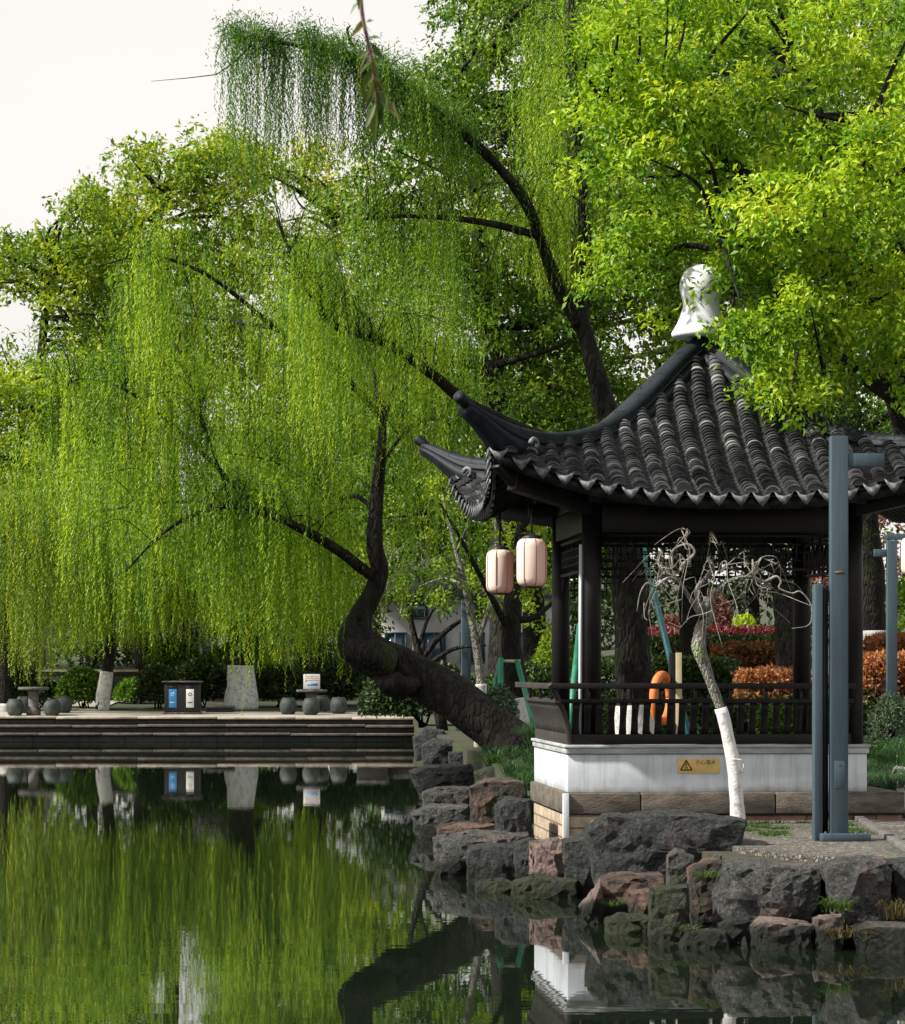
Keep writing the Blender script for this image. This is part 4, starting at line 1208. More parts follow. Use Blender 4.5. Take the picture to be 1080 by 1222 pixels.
# ---- the willow that leans out over the lake
rng = np.random.default_rng(21)
LW = thing('willow_tree', 'big old willow leaning left over the lake from the rocks beside the pavilion', 'willow', tuple(P(632, 912, 46.2)))
tr = PP((655, 930, 46.0), (632, 905, 46.2), (595, 872, 46.5), (540, 832, 46.8), (485, 800, 47), (446, 780, 47), (427, 762, 47), (430, 736, 47), (444, 710, 47), (453, 682, 47), (447, 650, 47), (449, 600, 47), (455, 540, 47), (457, 492, 47.1))
mb = MB()
mb.tube(catmull(tr, 7), [.50, .40, .34, .315, .315, .34, .33, .215, .175, .16, .13, .105, .09, .06], 22, lump=.20, seed=4)
mb.tube(catmull(PP((462, 795, 46.7), (440, 784, 46.55), (424, 776, 46.5), (414, 764, 46.6)), 5), [.22, .26, .22, .05], 14, lump=.6, seed=9)   # burl at the bend
mb.tube(catmull(PP((500, 815, 46.6), (480, 822, 46.55), (458, 815, 46.6), (446, 800, 46.7)), 5), [.13, .18, .16, .05], 12, lump=.65, seed=14)
for a_, r_ in (((640, 908, 46.0), .2), ((612, 908, 45.8), .2), ((655, 900, 46.4), .2)):
    mb.tube(catmull([P(610, 880, 46.3), P(*a_), P(a_[0] + 10, a_[1] + 22, a_[2])], 5), [.3, r_, r_ * .4], 8, lump=.3, seed=int(a_[0]))
LL = {
 'a': ([(447, 690, 47), (405, 658, 46.6), (362, 632, 46.2), (320, 614, 46), (278, 604, 45.6), (232, 614, 45.4), (190, 640, 45.2), (150, 682, 45)], [.13, .12, .10, .085, .06, .045, .03, .02]),
 'a2': ([(338, 622, 46), (300, 600, 46.6), (250, 598, 47), (190, 600, 47.4), (120, 610, 47.5)], [.06, .05, .035, .025, .015]),
 'b': ([(449, 612, 47), (425, 592, 47.3), (396, 600, 47.6), (372, 580, 48), (330, 552, 48.3), (270, 540, 48.5)], [.06, .05, .04, .035, .025, .015]),
 'c': ([(457, 495, 47.1), (442, 440, 47.4), (410, 395, 47.8), (382, 340, 48), (345, 305, 48.2), (300, 295, 48.2)], [.08, .07, .055, .045, .03, .015]),
 'd': ([(457, 500, 47.1), (405, 445, 46.6), (330, 392, 46), (250, 330, 45.5), (180, 305, 45.2), (115, 318, 45)], [.08, .075, .06, .045, .03, .015]),
 'd2': ([(330, 392, 46), (255, 380, 47), (190, 372, 47.6), (120, 380, 48)], [.05, .04, .025, .015]),
 'e': ([(457, 500, 47.1), (480, 440, 47.4), (510, 385, 47.8), (522, 330, 48)], [.07, .055, .035, .015]),
 'f': ([(300, 600, 46.5), (220, 520, 46), (150, 465, 45.6), (100, 452, 45.3), (78, 462, 45.2)], [.06, .05, .04, .025, .015]),
 'g': ([(453, 560, 47), (480, 520, 47.6), (515, 500, 48.3), (545, 510, 49)], [.05, .035, .025, .012]),
 'h': ([(278, 604, 45.6), (262, 560, 45.5), (240, 500, 45.5), (225, 450, 45.6)], [.04, .03, .02, .012]),
}
src = []
for q, r_ in LL.values():
    c_ = catmull(PP(*q), 6); mb.tube(c_, [x * .72 for x in r_], 8, lump=.15, seed=len(src)); src.append(c_[len(c_) // 4:])
tw = MB()
bx = [0, 40, 110, 175, 195, 245, 262, 330, 420, 470, 540, 570]; by = [760, 770, 780, 760, 700, 710, 820, 850, 830, 740, 780, 740]
def skipw(px, q): return 418 < px < 472 and q[1] < 47.1 and q[2] < P(0, 470, q[1])[2]
cm = willow_crown('crown', rng, src, 620, 6, lambda x: np.interp(x, bx, by) + 26 * math.sin(x * .11) + 18 * math.sin(x * .31 + 1), .3, 2.9, (.45, 1.1, .30), .030, (.055, .095), .0175, .04, .72, tw, skipw, 95, .45, .25, .95)
part('trunk', mb, M['willow_bark'], LW, False, True)
part('twigs', tw, M['willow_bark'], LW, False)
part('crown', cm, L['willow'], LW, False)

# ---- tall forked willow behind the pavilion, its long limb arching left
rng = np.random.default_rng(22)
TW = thing('willow_tree', 'tall forked willow behind the pavilion with a long limb arching left against the sky', 'willow', tuple(P(762, 888, 43)))
tp = catmull(PP((762, 890, 43), (758, 820, 43), (753, 740, 43), (746, 640, 43), (736, 545, 43), (722, 482, 43), (703, 415, 43), (690, 372, 43)), 6)
mb = MB(); mb.tube(tp, [.32, .28, .25, .22, .18, .155, .14, .135], 14, lump=.16, seed=2)
TL = {
 's1': ([(691, 385, 43), (699, 330, 43), (696, 245, 42.8), (688, 150, 42.6), (683, 60, 42.5), (680, -60, 42.4)], [.12, .10, .085, .07, .055, .04]),
 's2': ([(690, 385, 43), (687, 300, 43.3), (682, 200, 43.6), (677, 100, 43.8), (676, -40, 44)], [.10, .075, .06, .05, .03]),
 'l1': ([(694, 390, 43), (664, 338, 42.8), (646, 288, 42.5), (624, 236, 42.2), (582, 186, 41.8), (540, 150, 41.5), (500, 118, 41.3), (455, 88, 41.2), (400, 66, 41), (340, 52, 41), (278, 46, 41)], [.12, .10, .085, .075, .068, .062, .055, .045, .035, .025, .012]),
 'l2': ([(640, 280, 42.4), (570, 264, 42), (490, 258, 41.6), (430, 262, 41.2)], [.06, .045, .03, .015]),
 'l3': ([(736, 548, 43), (640, 520, 42.6), (560, 482, 42.2), (520, 450, 42), (470, 415, 41.8), (430, 398, 41.6), (393, 384, 41.5), (362, 336, 41.4), (330, 262, 41.3)], [.12, .10, .085, .075, .065, .06, .05, .04, .015]),
 'l4': ([(455, 88, 41.2), (430, 72, 41.2), (415, 40, 41.2), (418, 30, 41.2)], [.04, .03, .02, .01]),
}
tsrc = []
for kx, (q, r_) in TL.items():
    c_ = catmull(PP(*q), 6); mb.tube(c_, r_, 9, lump=.12, seed=len(tsrc) + 30); tsrc.append(c_)
mb.tube(PP((300, 54, 41), (280, 74, 41), (258, 89, 41), (225, 93, 41), (180, 97, 41)), [.012, .010, .008, .006, .003], 5)
part('trunk', mb, M['dark_bark'], TW, False, True)
painted(TW, tp, [.32, .28, .25, .22, .18, .155, .14, .135], .62, 2)
tw = MB()
arc_ = tsrc[2][24:]
bA = lambda x: np.interp(x, [250, 262, 280, 300, 330, 345, 380, 430, 470, 520, 560], [500, 470, 260, 250, 235, 300, 215, 200, 165, 200, 240])
V1 = willow_crown('crown', rng, [arc_[4:]], 120, 6, bA, .3, 2.4, (.16, .6, .08), .028, (.045, .08), .015, .02, .85, tw, None, 130, 0, .06)
bB = lambda x: np.interp(x, [620, 660, 720, 760], [330, 380, 330, 300])
part('crown', V1, L['willow_dark'], TW, False)
V2 = willow_crown('inner_crown', rng, [tsrc[0][10:], tsrc[1][10:], tsrc[2][10:22]], 130, 6, bB, .5, 2.0, (.5, .6, .3), .032, (.05, .08), .014, .05, .8, tw, None, 60, 1.0)
part('crown', V2, L['willow'], TW, False)
V3 = willow_crown('lower_crown', rng, [tsrc[4][18:], tsrc[3][6:]], 110, 6, lambda x: np.interp(x, [300, 400, 500, 560, 640], [560, 560, 470, 440, 380]), .5, 2.4, (.45, .9, .3), .032, (.05, .08), .014, .03, .9, tw)
part('crown', V3, L['willow'], TW, False)
part('twigs', tw, M['dark_bark'], TW, False)

# ---- big camphor overhanging the pavilion roof from the right
rng = np.random.default_rng(23)
polyC = [(676, 95), (715, 60), (725, -30), (1130, -30), (1130, 500), (1075, 470), (1040, 465), (985, 490), (930, 505), (885, 485), (858, 420), (856, 330), (800, 318), (790, 385), (748, 405), (712, 360), (706, 322), (760, 250), (770, 215), (705, 270), (682, 225)]
pf = puffs_in(rng, polyC, 34.5, 40.5, 150, 26, 56)
pf += puffs_in(rng, [(850, 240), (1000, 160), (1130, 60), (1130, 500), (1040, 465), (960, 490), (890, 488), (862, 430)], 33.2, 35.2, 46, 26, 48)
pf += puffs_in(rng, [(690, 60), (760, 20), (840, 60), (830, 200), (730, 190), (690, 170)], 34.5, 36, 16, 26, 44)
pf = [q for q in pf if not (785 < 540 + q[0][0] * F / q[0][1] < 880 and 290 < HOR - (q[0][2] - EYE) * F / q[0][1] < 430 and q[0][1] < 36.6)]
pf += [(P(834, 352, 34.9), .11), (P(868, 400, 34.9), .22), (P(880, 345, 34.9), .24), (P(846, 392, 35), .08), (P(862, 318, 35), .16), (P(800, 350, 37.5), .25), (P(790, 385, 38), .25)]
puff_tree('camphor_tree', 'broad bright yellow green tree overhanging the pavilion roof and hiding its right ridge', PP((1150, 920, 41), (1140, 760, 41), (1115, 600, 40.8), (1080, 480, 40.2), (1040, 360, 39.5), (1000, 220, 39), (960, 90, 39)), [.45, .38, .33, .27, .2, .14, .06], pf, 'camphor', .092, 19, 31, paint=None, limb_r=.045, frac=.5,
          extra=[(PP((1080, 480, 40.2), (1000, 420, 38.5), (930, 350, 36.8), (860, 290, 36)), [.16, .12, .08, .03]), (PP((1040, 360, 39.5), (960, 290, 38), (880, 200, 37), (780, 130, 36.2), (720, 120, 36)), [.13, .10, .08, .05, .02]), (PP((1080, 480, 40.2), (1090, 380, 37.5), (1060, 260, 36), (1040, 150, 36)), [.13, .1, .07, .03])], droop=.45, tone=.06)

# ---- dark evergreens behind the pavilion
def evergreen(label, base, px_trunk, poly, Y0, Y1, n, r0, r1, mat, size, dens, seed, tr=.35, paint=None, group='evergreen trees behind the pavilion', tone=0, **k):
    rng = np.random.default_rng(seed)
    pf = puffs_in(rng, poly, Y0, Y1, n, r0, r1)
    Yt = (Y0 + Y1) / 2 if base is None else base
    pts = [P(x, y, Yt) for x, y in px_trunk]; g0 = H(pts[0][0], pts[0][1])
    pts[0][2] = g0 - .1
    return puff_tree('evergreen_tree', label, pts, [tr, tr * .85, tr * .75, tr * .6, tr * .3], pf, mat, size, dens, seed, group=group, paint=paint, limb_r=.07, frac=.4, tone=tone, **k)
evergreen('tall dark evergreen left of the forked willow, its crown reaching the top of the picture', 60, [(600, 860), (604, 640), (590, 480), (575, 300), (560, 120)], [(445, 170), (470, 150), (500, 95), (540, 60), (550, -40), (720, -40), (720, 500), (440, 500), (432, 300)], 55, 64, 190, 30, 62, 'evergreen', .13, 9, 41)
evergreen('tall dark evergreen right behind the forked willow and the pavilion roof peak', 66, [(830, 850), (826, 640), (815, 480), (800, 300), (780, 120)], [(660, -40), (920, -40), (940, 500), (640, 520), (650, 200)], 58, 70, 170, 34, 66, 'evergreen', .14, 9, 42, tone=.05)
evergreen('thick trunked evergreen with limewashed foot right of the pavilion', 75, [(1041, 880), (1040, 740), (1036, 640), (1015, 500), (990, 300)], [(900, -40), (1140, -40), (1140, 560), (1090, 640), (1050, 600), (900, 560)], 64, 80, 130, 36, 70, 'evergreen', .16, 9, 43, .42, 1.55, tone=-.03)
evergreen('crooked trunked evergreen with limewashed foot behind the back right column', 58, [(940, 860), (938, 760), (930, 690), (900, 640), (870, 560)], [(700, 540), (1010, 520), (1010, 660), (960, 640), (900, 690), (820, 650), (700, 660)], 56, 66, 80, 26, 50, 'deep', .13, 9, 44, .25, 1.37, tone=-.05)
evergreen('low dark evergreen with spreading limbs between the willow and the pavilion roof', 70, [(640, 850), (636, 700), (625, 600), (600, 500), (560, 470)], [(430, 430), (700, 430), (760, 520), (740, 700), (640, 690), (540, 680), (440, 640)], 62, 76, 150, 30, 60, 'evergreen', .15, 9, 45, .3, tone=-.1)

# ---- far trees on the other bank
def far_tree(label, Y, tpx, poly, n, r0, r1, mat, size, dens, seed, tr=.35, group='trees across the lake', dY=9, **k):
    rng = np.random.default_rng(seed)
    pf = puffs_in(rng, poly, Y - dY / 2, Y + dY / 2, n, r0, r1)
    pts = [P(x, y, Y) for x, y in tpx]; pts[0][2] = H(pts[0][0], Y) - .1
    return puff_tree('broadleaf_tree', label, pts, [tr, tr * .8, tr * .55, tr * .25], pf, mat, size, dens, seed, group=group, limb_r=.08, frac=.35, **k)
far_tree('olive yellow tree at the far left edge with its crown open above a sky gap', 122, [(40, 820), (45, 560), (50, 420), (60, 320)], [(-40, 300), (30, 292), (70, 256), (120, 212), (160, 300), (150, 450), (60, 400), (40, 362), (-40, 346)], 130, 16, 32, 'yellow', .27, 10, 51, tone=-.14)
far_tree('tall yellow green tree whose crown slopes up to the sky left of the willow limb', 126, [(200, 820), (205, 560), (195, 380), (190, 230)], [(110, 235), (150, 185), (175, 178), (215, 190), (250, 150), (290, 165), (320, 260), (300, 470), (180, 480), (100, 430), (95, 330)], 210, 18, 36, 'yellow', .27, 10, 52, .4, tone=-.06)
far_tree('golden yellow tree standing between the arching limb and the dark evergreen', 128, [(380, 820), (382, 560), (390, 380), (400, 260)], [(290, 190), (330, 175), (380, 170), (410, 200), (440, 195), (462, 280), (470, 520), (290, 520), (285, 300)], 170, 16, 30, 'yellow', .27, 10, 53, .4, tone=.12)
far_tree('lime green tree low at the far left behind the willow fringe', 116, [(20, 840), (20, 700), (25, 560), (25, 460)], [(-40, 420), (20, 398), (60, 430), (100, 470), (110, 640), (60, 720), (-40, 720)], 150, 20, 38, 'lime', .27, 10, 54)
far_tree('mid green tree behind the left half of the leaning willow', 118, [(170, 840), (170, 700), (172, 580), (180, 480)], [(70, 440), (240, 430), (270, 560), (260, 740), (80, 740), (60, 560)], 160, 22, 42, 'lime', .27, 10, 55, tone=0)
far_tree('olive green tree behind the middle of the leaning willow', 120, [(360, 840), (360, 700), (362, 580), (370, 500)], [(240, 470), (480, 470), (520, 600), (500, 700), (260, 740)], 170, 22, 42, 'lime', .27, 10, 56, tone=-.04)
far_tree('dark green tree filling the bank behind the large limewashed trunk', 124, [(300, 840), (300, 760), (300, 680), (300, 640)], [(150, 640), (430, 640), (460, 790), (150, 800)], 60, 18, 34, 'deep', .24, 8, 57)
# woods far behind everything, tree by tree
for i, (x, top, Y, mt_, lab) in enumerate([
    (-20, 560, 160, 'evergreen', 'dark distant tree at the left edge low behind the lime green tree'),
    (110, 520, 165, 'deep', 'deep green distant tree behind the far left willow'),
    (240, 500, 170, 'evergreen', 'dark distant tree behind the mid green tree'),
    (370, 480, 165, 'deep', 'deep green distant tree behind the golden yellow tree'),
    (500, 500, 175, 'evergreen', 'dark distant tree above the pale building roof'),
    (640, 470, 170, 'deep', 'deep green distant tree behind the hanging lanterns'),
    (770, 480, 160, 'deep', 'deep green distant tree seen through the pavilion beside the forked trunk'),
    (900, 480, 165, 'deep', 'deep green distant tree seen through the right half of the pavilion'),
    (1040, 470, 170, 'evergreen', 'dark distant tree at the right edge beyond the thick trunk')]):
    rr = np.random.default_rng(200 + i)
    poly = [(x - 85, 800), (x - 95, top + 120), (x - 50, top + 20), (x + 10, top), (x + 60, top + 30), (x + 95, top + 140), (x + 85, 800)]
    far_tree(lab, Y, [(x, 830), (x, 740), (x, 640), (x, top + 60)], poly, 46, 30, 52, mt_, .42, 7, 210 + i, .4, 'distant woodland trees', 14)

# ---- willows on the far bank
def far_willow(label, trunk, rad, limbs_, seed, bottom, paint, nb, mat='willow', tone=0, Lm=(1.0, 6.0), wd=.034):
    rng = np.random.default_rng(seed)
    tp = catmull(PP(*trunk), 6); tp[0][2] = H(tp[0][0], tp[0][1]) - .05
    root = thing('willow_tree', label, 'willow', tuple(tp[0]), group='willows on the far bank')
    mb = MB(); mb.tube(tp, rad, 12, lump=.14, seed=seed)
    srcs = []
    for q, r_ in limbs_:
        c_ = catmull(PP(*q), 5); mb.tube(c_, r_, 7, lump=.12, seed=seed); srcs.append(c_)
    part('trunk', mb, M['dark_bark'], root, False, True)
    painted(root, tp, rad, paint, seed)
    part('crown', willow_crown('crown', rng, srcs, nb, 6, bottom, Lm[0], Lm[1], (1.2, 2.0, .8), .085, (.11, .18), wd, tone, .9, None), L[mat], root, False)
far_willow('far bank willow with a slim leaning white painted foot', [(122, 836, 106), (128, 800, 106), (132, 760, 106), (135, 715, 106), (145, 660, 106)], [.24, .21, .19, .16, .10],
  [([(135, 720, 106), (110, 660, 106), (80, 600, 106), (55, 580, 106)], [.1, .08, .05, .03]), ([(140, 690, 106), (160, 630, 106), (178, 600, 106), (186, 602, 106)], [.1, .08, .05, .03]), ([(145, 660, 106), (130, 600, 105), (120, 560, 105)], [.1, .06, .03])], 61, lambda x: np.interp(x, [0, 60, 120, 180, 240], [800, 810, 770, 790, 780]), 1.45, 230, tone=.14)
far_willow('far bank willow with a broad limewashed trunk beside the litter bin', [(288, 836, 107.5), (287, 800, 107.5), (290, 740, 107.5), (294, 680, 107.5), (298, 620, 107.5)], [.60, .47, .44, .38, .22],
  [([(294, 690, 107.5), (260, 640, 107), (262, 622, 106.5), (264, 624, 106)], [.2, .14, .08, .04]), ([(296, 680, 107.5), (340, 630, 107), (380, 600, 106.5), (420, 600, 106)], [.2, .14, .08, .04]), ([(298, 620, 107.5), (300, 570, 107), (310, 540, 107)], [.2, .1, .04])], 62, lambda x: np.interp(x, [180, 230, 262, 300, 320, 380, 430], [780, 790, 770, 740, 800, 800, 790]), 1.65, 280, tone=.12)
far_willow('far bank willow at the left edge with yellowing leaves', [(4, 842, 104), (5, 790, 104), (2, 730, 104), (-5, 660, 104)], [.32, .28, .24, .12],
  [([(2, 740, 104), (30, 670, 104), (60, 640, 103.5), (90, 650, 103)], [.12, .09, .06, .03]), ([(0, 700, 104), (-20, 650, 104), (-50, 640, 104)], [.1, .06, .03]), ([(-5, 660, 104), (20, 620, 103.5), (50, 610, 103)], [.08, .05, .03])], 63, lambda x: np.interp(x, [-30, 20, 60, 100], [800, 815, 830, 790]), .4, 130, 'yellow', -.16)
# ---- slim trees by the lanterns
def slim_tree(label, trunk, rad, limbs_, puffs, mat, seed, paint=None, bark='pale_bark', size=.10, dens=6):
    rng = np.random.default_rng(seed)
    tp = catmull(PP(*trunk), 6); tp[0][2] = H(tp[0][0], tp[0][1]) - .05
    root = thing('slender_tree', label, 'tree', tuple(tp[0]))
    mb = MB(); mb.tube(tp, rad, 9, lump=.12, seed=seed)
    for q, r_ in limbs_: mb.tube(catmull(PP(*q), 5), r_, 6, lump=.12)
    part('trunk', mb, M[bark], root, False, True)
    if paint: painted(root, tp, rad, paint, seed)
    pf = [(P(x, y, Y), r * Y / F) for x, y, r, Y in puffs]
    part('crown', crown_mesh('crown', rng, pf, size, dens), L[mat], root, False)
rng = np.random.default_rng(70)
slim_tree('dark trunked tree with painted foot and green props left of the pavilion rail', [(622, 880, 50), (618, 830, 50), (610, 770, 50), (614, 690, 50), (624, 620, 50), (630, 540, 50)], [.24, .20, .17, .14, .10, .06],
  [([(612, 740, 50), (640, 735, 50), (680, 700, 50.5)], [.07, .05, .02]), ([(611, 760, 50), (580, 700, 49.6), (548, 640, 49.4), (525, 600, 49.2)], [.07, .05, .03, .015]), ([(614, 690, 50), (600, 640, 50), (585, 590, 50)], [.06, .04, .02])],
  [(rng.uniform(585, 665), rng.uniform(600, 760), rng.uniform(10, 20), rng.uniform(49, 51.5)) for _ in range(34)] , 'lime', 71, .95, 'dark_bark')
slim_tree('thin pale trunked tree with white foot below the hanging lanterns', [(573, 870, 52), (574, 820, 52), (568, 770, 52), (555, 700, 52), (540, 640, 52), (528, 590, 52)], [.10, .085, .07, .055, .04, .02],
  [([(568, 770, 52), (585, 720, 52), (592, 660, 52), (590, 600, 52)], [.05, .04, .03, .012]), ([(555, 700, 52), (530, 690, 52.4), (500, 700, 52.6)], [.035, .02, .01]), ([(545, 660, 52), (560, 620, 51.6), (575, 560, 51.4)], [.03, .02, .01])],
  [(rng.uniform(515, 600), rng.uniform(580, 720), rng.uniform(7, 14), rng.uniform(51, 53.5)) for _ in range(22)], 'lime', 72, 1.15)
slim_tree('many branched dark shrub tree before the pale building', [(528, 865, 66), (514, 820, 66), (500, 780, 66), (490, 740, 66), (480, 700, 66)], [.13, .11, .09, .06, .03],
  [([(501, 790, 66), (525, 760, 66), (560, 735, 66.4), (600, 725, 66.8)], [.07, .06, .04, .02]), ([(502, 800, 66), (540, 775, 65.6), (580, 770, 65.4)], [.06, .045, .02]), ([(500, 770, 66), (515, 730, 66), (545, 700, 66)], [.05, .035, .015]), ([(525, 760, 66), (530, 790, 66), (548, 800, 66)], [.03, .02, .01])],
  [(rng.uniform(465, 600), rng.uniform(690, 745), rng.uniform(7, 13), rng.uniform(65, 68)) for _ in range(26)], 'evergreen', 73, None, 'dark_bark')
slim_tree('pink leaved plum tree glimpsed right of the pavilion', [(1000, 860, 82), (1000, 760, 82), (1002, 690, 82), (1005, 640, 82)], [.16, .13, .10, .05], [([(1000, 740, 82), (985, 700, 82), (975, 650, 82)], [.07, .05, .02])],
  [(rng.uniform(955, 1075), rng.uniform(590, 700), rng.uniform(12, 22), rng.uniform(80, 85)) for _ in range(40)], 'plum', 74, None, 'dark_bark', .16, 6)

# ---- green props that steady the trees
def props(label, poles, seed, mat='green_metal'):
    a = poles[0][0]
    root = thing('tree_support', label, 'tree support', (P(*a)[0], P(*a)[1], H(*P(*a)[:2])))
    for p, q, m_ in poles:
        mb = MB(); A, B = P(*p), P(*q)
        if p[1] > 850: A[2] = H(A[0], A[1]) - .05
        mb.tube([A, B], [.045], 8)
        part('pole', mb, M[m_], root, False, True)
    return root
tsup = props('green pole tripod propping the dark trunk left of the pavilion rail', [((576, 862, 48.6), (597, 788, 49.6), 'green_metal'), ((594, 868, 48.2), (598, 786, 49.6), 'green_metal'), ((646, 868, 48.8), (617, 788, 49.6), 'green_metal')], 1)
mb = MB(); mb.bar(P(594, 789, 49.6), P(621, 789, 49.6), .06, .05); part('cross_bar', mb, M['cream'], tsup, False)
props('green and teal poles leaning on the forked willow behind the pavilion', [((672, 880, 41.5), (692, 745, 42.6), 'green_metal'), ((690, 880, 41.2), (706, 750, 42.6), 'green_metal'), ((838, 872, 41.4), (764, 640, 42.6), 'teal_metal')], 2)

# ---- bare pollarded weeping tree before the pavilion
rng = np.random.default_rng(80)
BT = thing('bare_tree', 'small bare gnarled tree with white painted foot before the pavilion wall', 'tree', tuple(P(880, 979, 33.5)))
tp = catmull(PP((881, 987, 33.5), (879, 950, 33.5), (876, 915, 33.5), (869, 880, 33.5), (860, 845, 33.5), (846, 808, 33.5), (834, 775, 33.5), (836, 752, 33.5), (848, 735, 33.4), (842, 712, 33.4)), 5)
mb = MB(); mb.tube(tp, [.075, .062, .060, .057, .056, .056, .066, .095, .062, .046, .036], 14, lump=.3, seed=8)
mb.tube(catmull(PP((842, 735, 33.4), (832, 705, 33.4), (850, 680, 33.3), (845, 665, 33.3)), 5), [.042, .032, .026, .016], 8, lump=.3, seed=3)
mb.tube(catmull(PP((840, 730, 33.4), (862, 700, 33.3), (880, 690, 33.2), (900, 688, 33.2)), 5), [.04, .03, .022, .016], 8, lump=.3, seed=4)
mb.tube(catmull(PP((838, 735, 33.4), (822, 712, 33.3), (806, 690, 33.2), (790, 684, 33.2)), 5), [.038, .026, .020, .014], 8, lump=.3, seed=5)
heads = PP((845, 668, 33.3), (836, 690, 33.4), (858, 684, 33.3), (880, 690, 33.2), (898, 688, 33.2), (806, 690, 33.2), (792, 684, 33.2), (824, 676, 33.3))
part('trunk', mb, M['pale_bark'], BT, False, True)
rr_ = np.interp(np.linspace(0, 1, len(tp)), np.linspace(0, 1, 11), [.075, .062, .060, .057, .056, .056, .066, .095, .062, .046, .036])
keep = tp[:, 2] < P(0, 838, 33.5)[2]
mb2 = MB(); mb2.add(*tube(tp[keep], rr_[keep] * 1.10 + .010, 14, .12, 8)); part('painted_band', mb2, M['white_paint'], BT, False, True)
mb3 = MB(); mb3.tube(catmull(PP((872, 906, 33.4), (884, 907, 33.38), (888, 912, 33.42), (886, 922, 33.45)), 4), [.008], 5); part('tie', mb3, M['white_paint'], BT, False, True)
tw = MB()
def kink(a, b, up, n=6, r0=.02, r1=.004):
    a, b = np.asarray(a), np.asarray(b)
    ts = np.linspace(0, 1, n)
    pts = [a + (b - a) * t_ + np.array([0, 0, up * 4 * t_ * (1 - t_)]) + (rng.normal(size=3) * np.array([.045, .05, .04]) if 0 < t_ < 1 else 0) for t_ in ts]
    c_ = catmull(pts, 4)
    tw.tube(c_, [r0, r0 * .6, r1], 6, lump=.25, seed=int(rng.integers(99)))
    return c_
for tx, ty in [(768, 742), (776, 722), (772, 700), (788, 712), (800, 735), (783, 765), (812, 742), (826, 765), (838, 770), (862, 768), (905, 735), (918, 728), (935, 700), (948, 708), (940, 742), (925, 712), (900, 730), (880, 748), (812, 655), (822, 650), (858, 655), (795, 690), (770, 735), (780, 688), (930, 722), (890, 720)]:
    px_ = [abs(540 + h[0] * F / h[1] - tx) for h in heads]
    h = heads[int(np.argsort(px_)[rng.integers(0, 3)])]
    e = P(tx + rng.normal(0, 4), ty + rng.normal(0, 5), 33.3 + rng.normal(0, .35))
    c_ = kink(h, e, rng.uniform(.12, .36), 6, rng.uniform(.005, .0105), .0022)
    for _ in range(2):
        s_ = c_[rng.integers(len(c_) // 3, len(c_) - 1)]
        kink(s_, s_ + np.array([rng.normal(0, .22), rng.normal(0, .2), -rng.uniform(.05, .4)]), rng.uniform(.0, .08), 4, .006, .0025)
tw.tube(catmull(PP((803, 678, 33.2), (802, 660, 33.2), (810, 652, 33.2), (822, 650, 33.2), (829, 658, 33.2), (824, 666, 33.2), (816, 672, 33.2), (812, 682, 33.2)), 4), [.012, .016, .02], 6)
tw.tube(catmull(PP((898, 688, 33.2), (912, 694, 33.2), (926, 688, 33.2), (932, 694, 33.2), (930, 702, 33.2), (945, 708, 33.2), (955, 706, 33.2), (968, 722, 33.2), (966, 745, 33.2), (945, 750, 33.2)), 4), [.018, .013, .008, .003], 6, lump=.2)
tw.tube(catmull(PP((808, 692, 33.2), (796, 690, 33.1), (782, 700, 33.1), (772, 696, 33), (764, 708, 33), (760, 730, 33)), 4), [.02, .014, .004], 6, lump=.2)
part('branches', tw, M['twig_bark'], BT, False, True)

# ================================================================== HEDGES, SHRUBS AND GROUND COVER
def bush(label, px0, px1, py0, py1, Y, dep, mat, size, N, seed, name='shrub', cat='shrub', box=False, top=0, tone=0, group=None, lift_=0, stem=True):
    rng = np.random.default_rng(seed)
    A, B = P(px0, py1, Y), P(px1, py0, Y)
    c = (A + B) / 2
    g0 = H(c[0], Y)
    zt = B[2]; zb = g0 - .05
    ctr = np.array([c[0], Y, zb + (zt - zb) * .42]); rad = np.array([(B[0] - A[0]) / 2, dep / 2, (zt - zb) * .6])
    root = thing(name, label, cat, (c[0], Y, g0), group=group)
    if stem:
        mb = MB()
        for _ in range(7):
            e = ctr + rng.normal(size=3) * rad * .45
            mb.tube(catmull([(c[0] + rng.normal(0, .1), Y + rng.normal(0, .05), zb), (ctr + e) / 2, e], 4), [.03, .012], 5)
        part('stems', mb, M['dark_bark'], root, False)
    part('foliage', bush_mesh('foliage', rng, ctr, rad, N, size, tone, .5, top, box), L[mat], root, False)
hp = 'clipped red tipped hedges on the slope behind the pavilion'
bush('low orange tipped hedge just above the pavilion rail by the back right column', 880, 966, 803, 860, 57.0, 1.6, 'photinia', .11, 5200, 301, 'hedge', 'hedge', True, .75, -.05, hp)
bush('middle orange and green hedge behind the bare tree', 846, 962, 772, 822, 66, 1.8, 'photinia', .12, 6500, 302, 'hedge', 'hedge', True, .62, -.12, hp)
bush('long wine red hedge line highest on the slope behind the pavilion', 768, 962, 752, 768, 79, 1.8, 'red', .13, 7500, 303, 'hedge', 'hedge', True, .6, .1, hp)
bush('large orange red hedge right of the pavilion beside the slim lamp post', 1020, 1110, 785, 850, 57, 2.0, 'photinia', .11, 7500, 304, 'hedge', 'hedge', True, .85, 0, hp)
bush('upper orange red hedge at the right edge by the limewashed foot', 1034, 1110, 762, 790, 67, 2.0, 'photinia', .12, 6000, 305, 'hedge', 'hedge', True, .8, 0, hp)
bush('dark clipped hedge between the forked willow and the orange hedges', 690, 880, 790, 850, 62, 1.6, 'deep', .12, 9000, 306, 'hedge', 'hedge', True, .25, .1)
bush('dark clipped hedge band under the wine red hedge', 770, 962, 764, 802, 74, 1.5, 'deep', .13, 7000, 307, 'hedge', 'hedge', True, .2, .1)
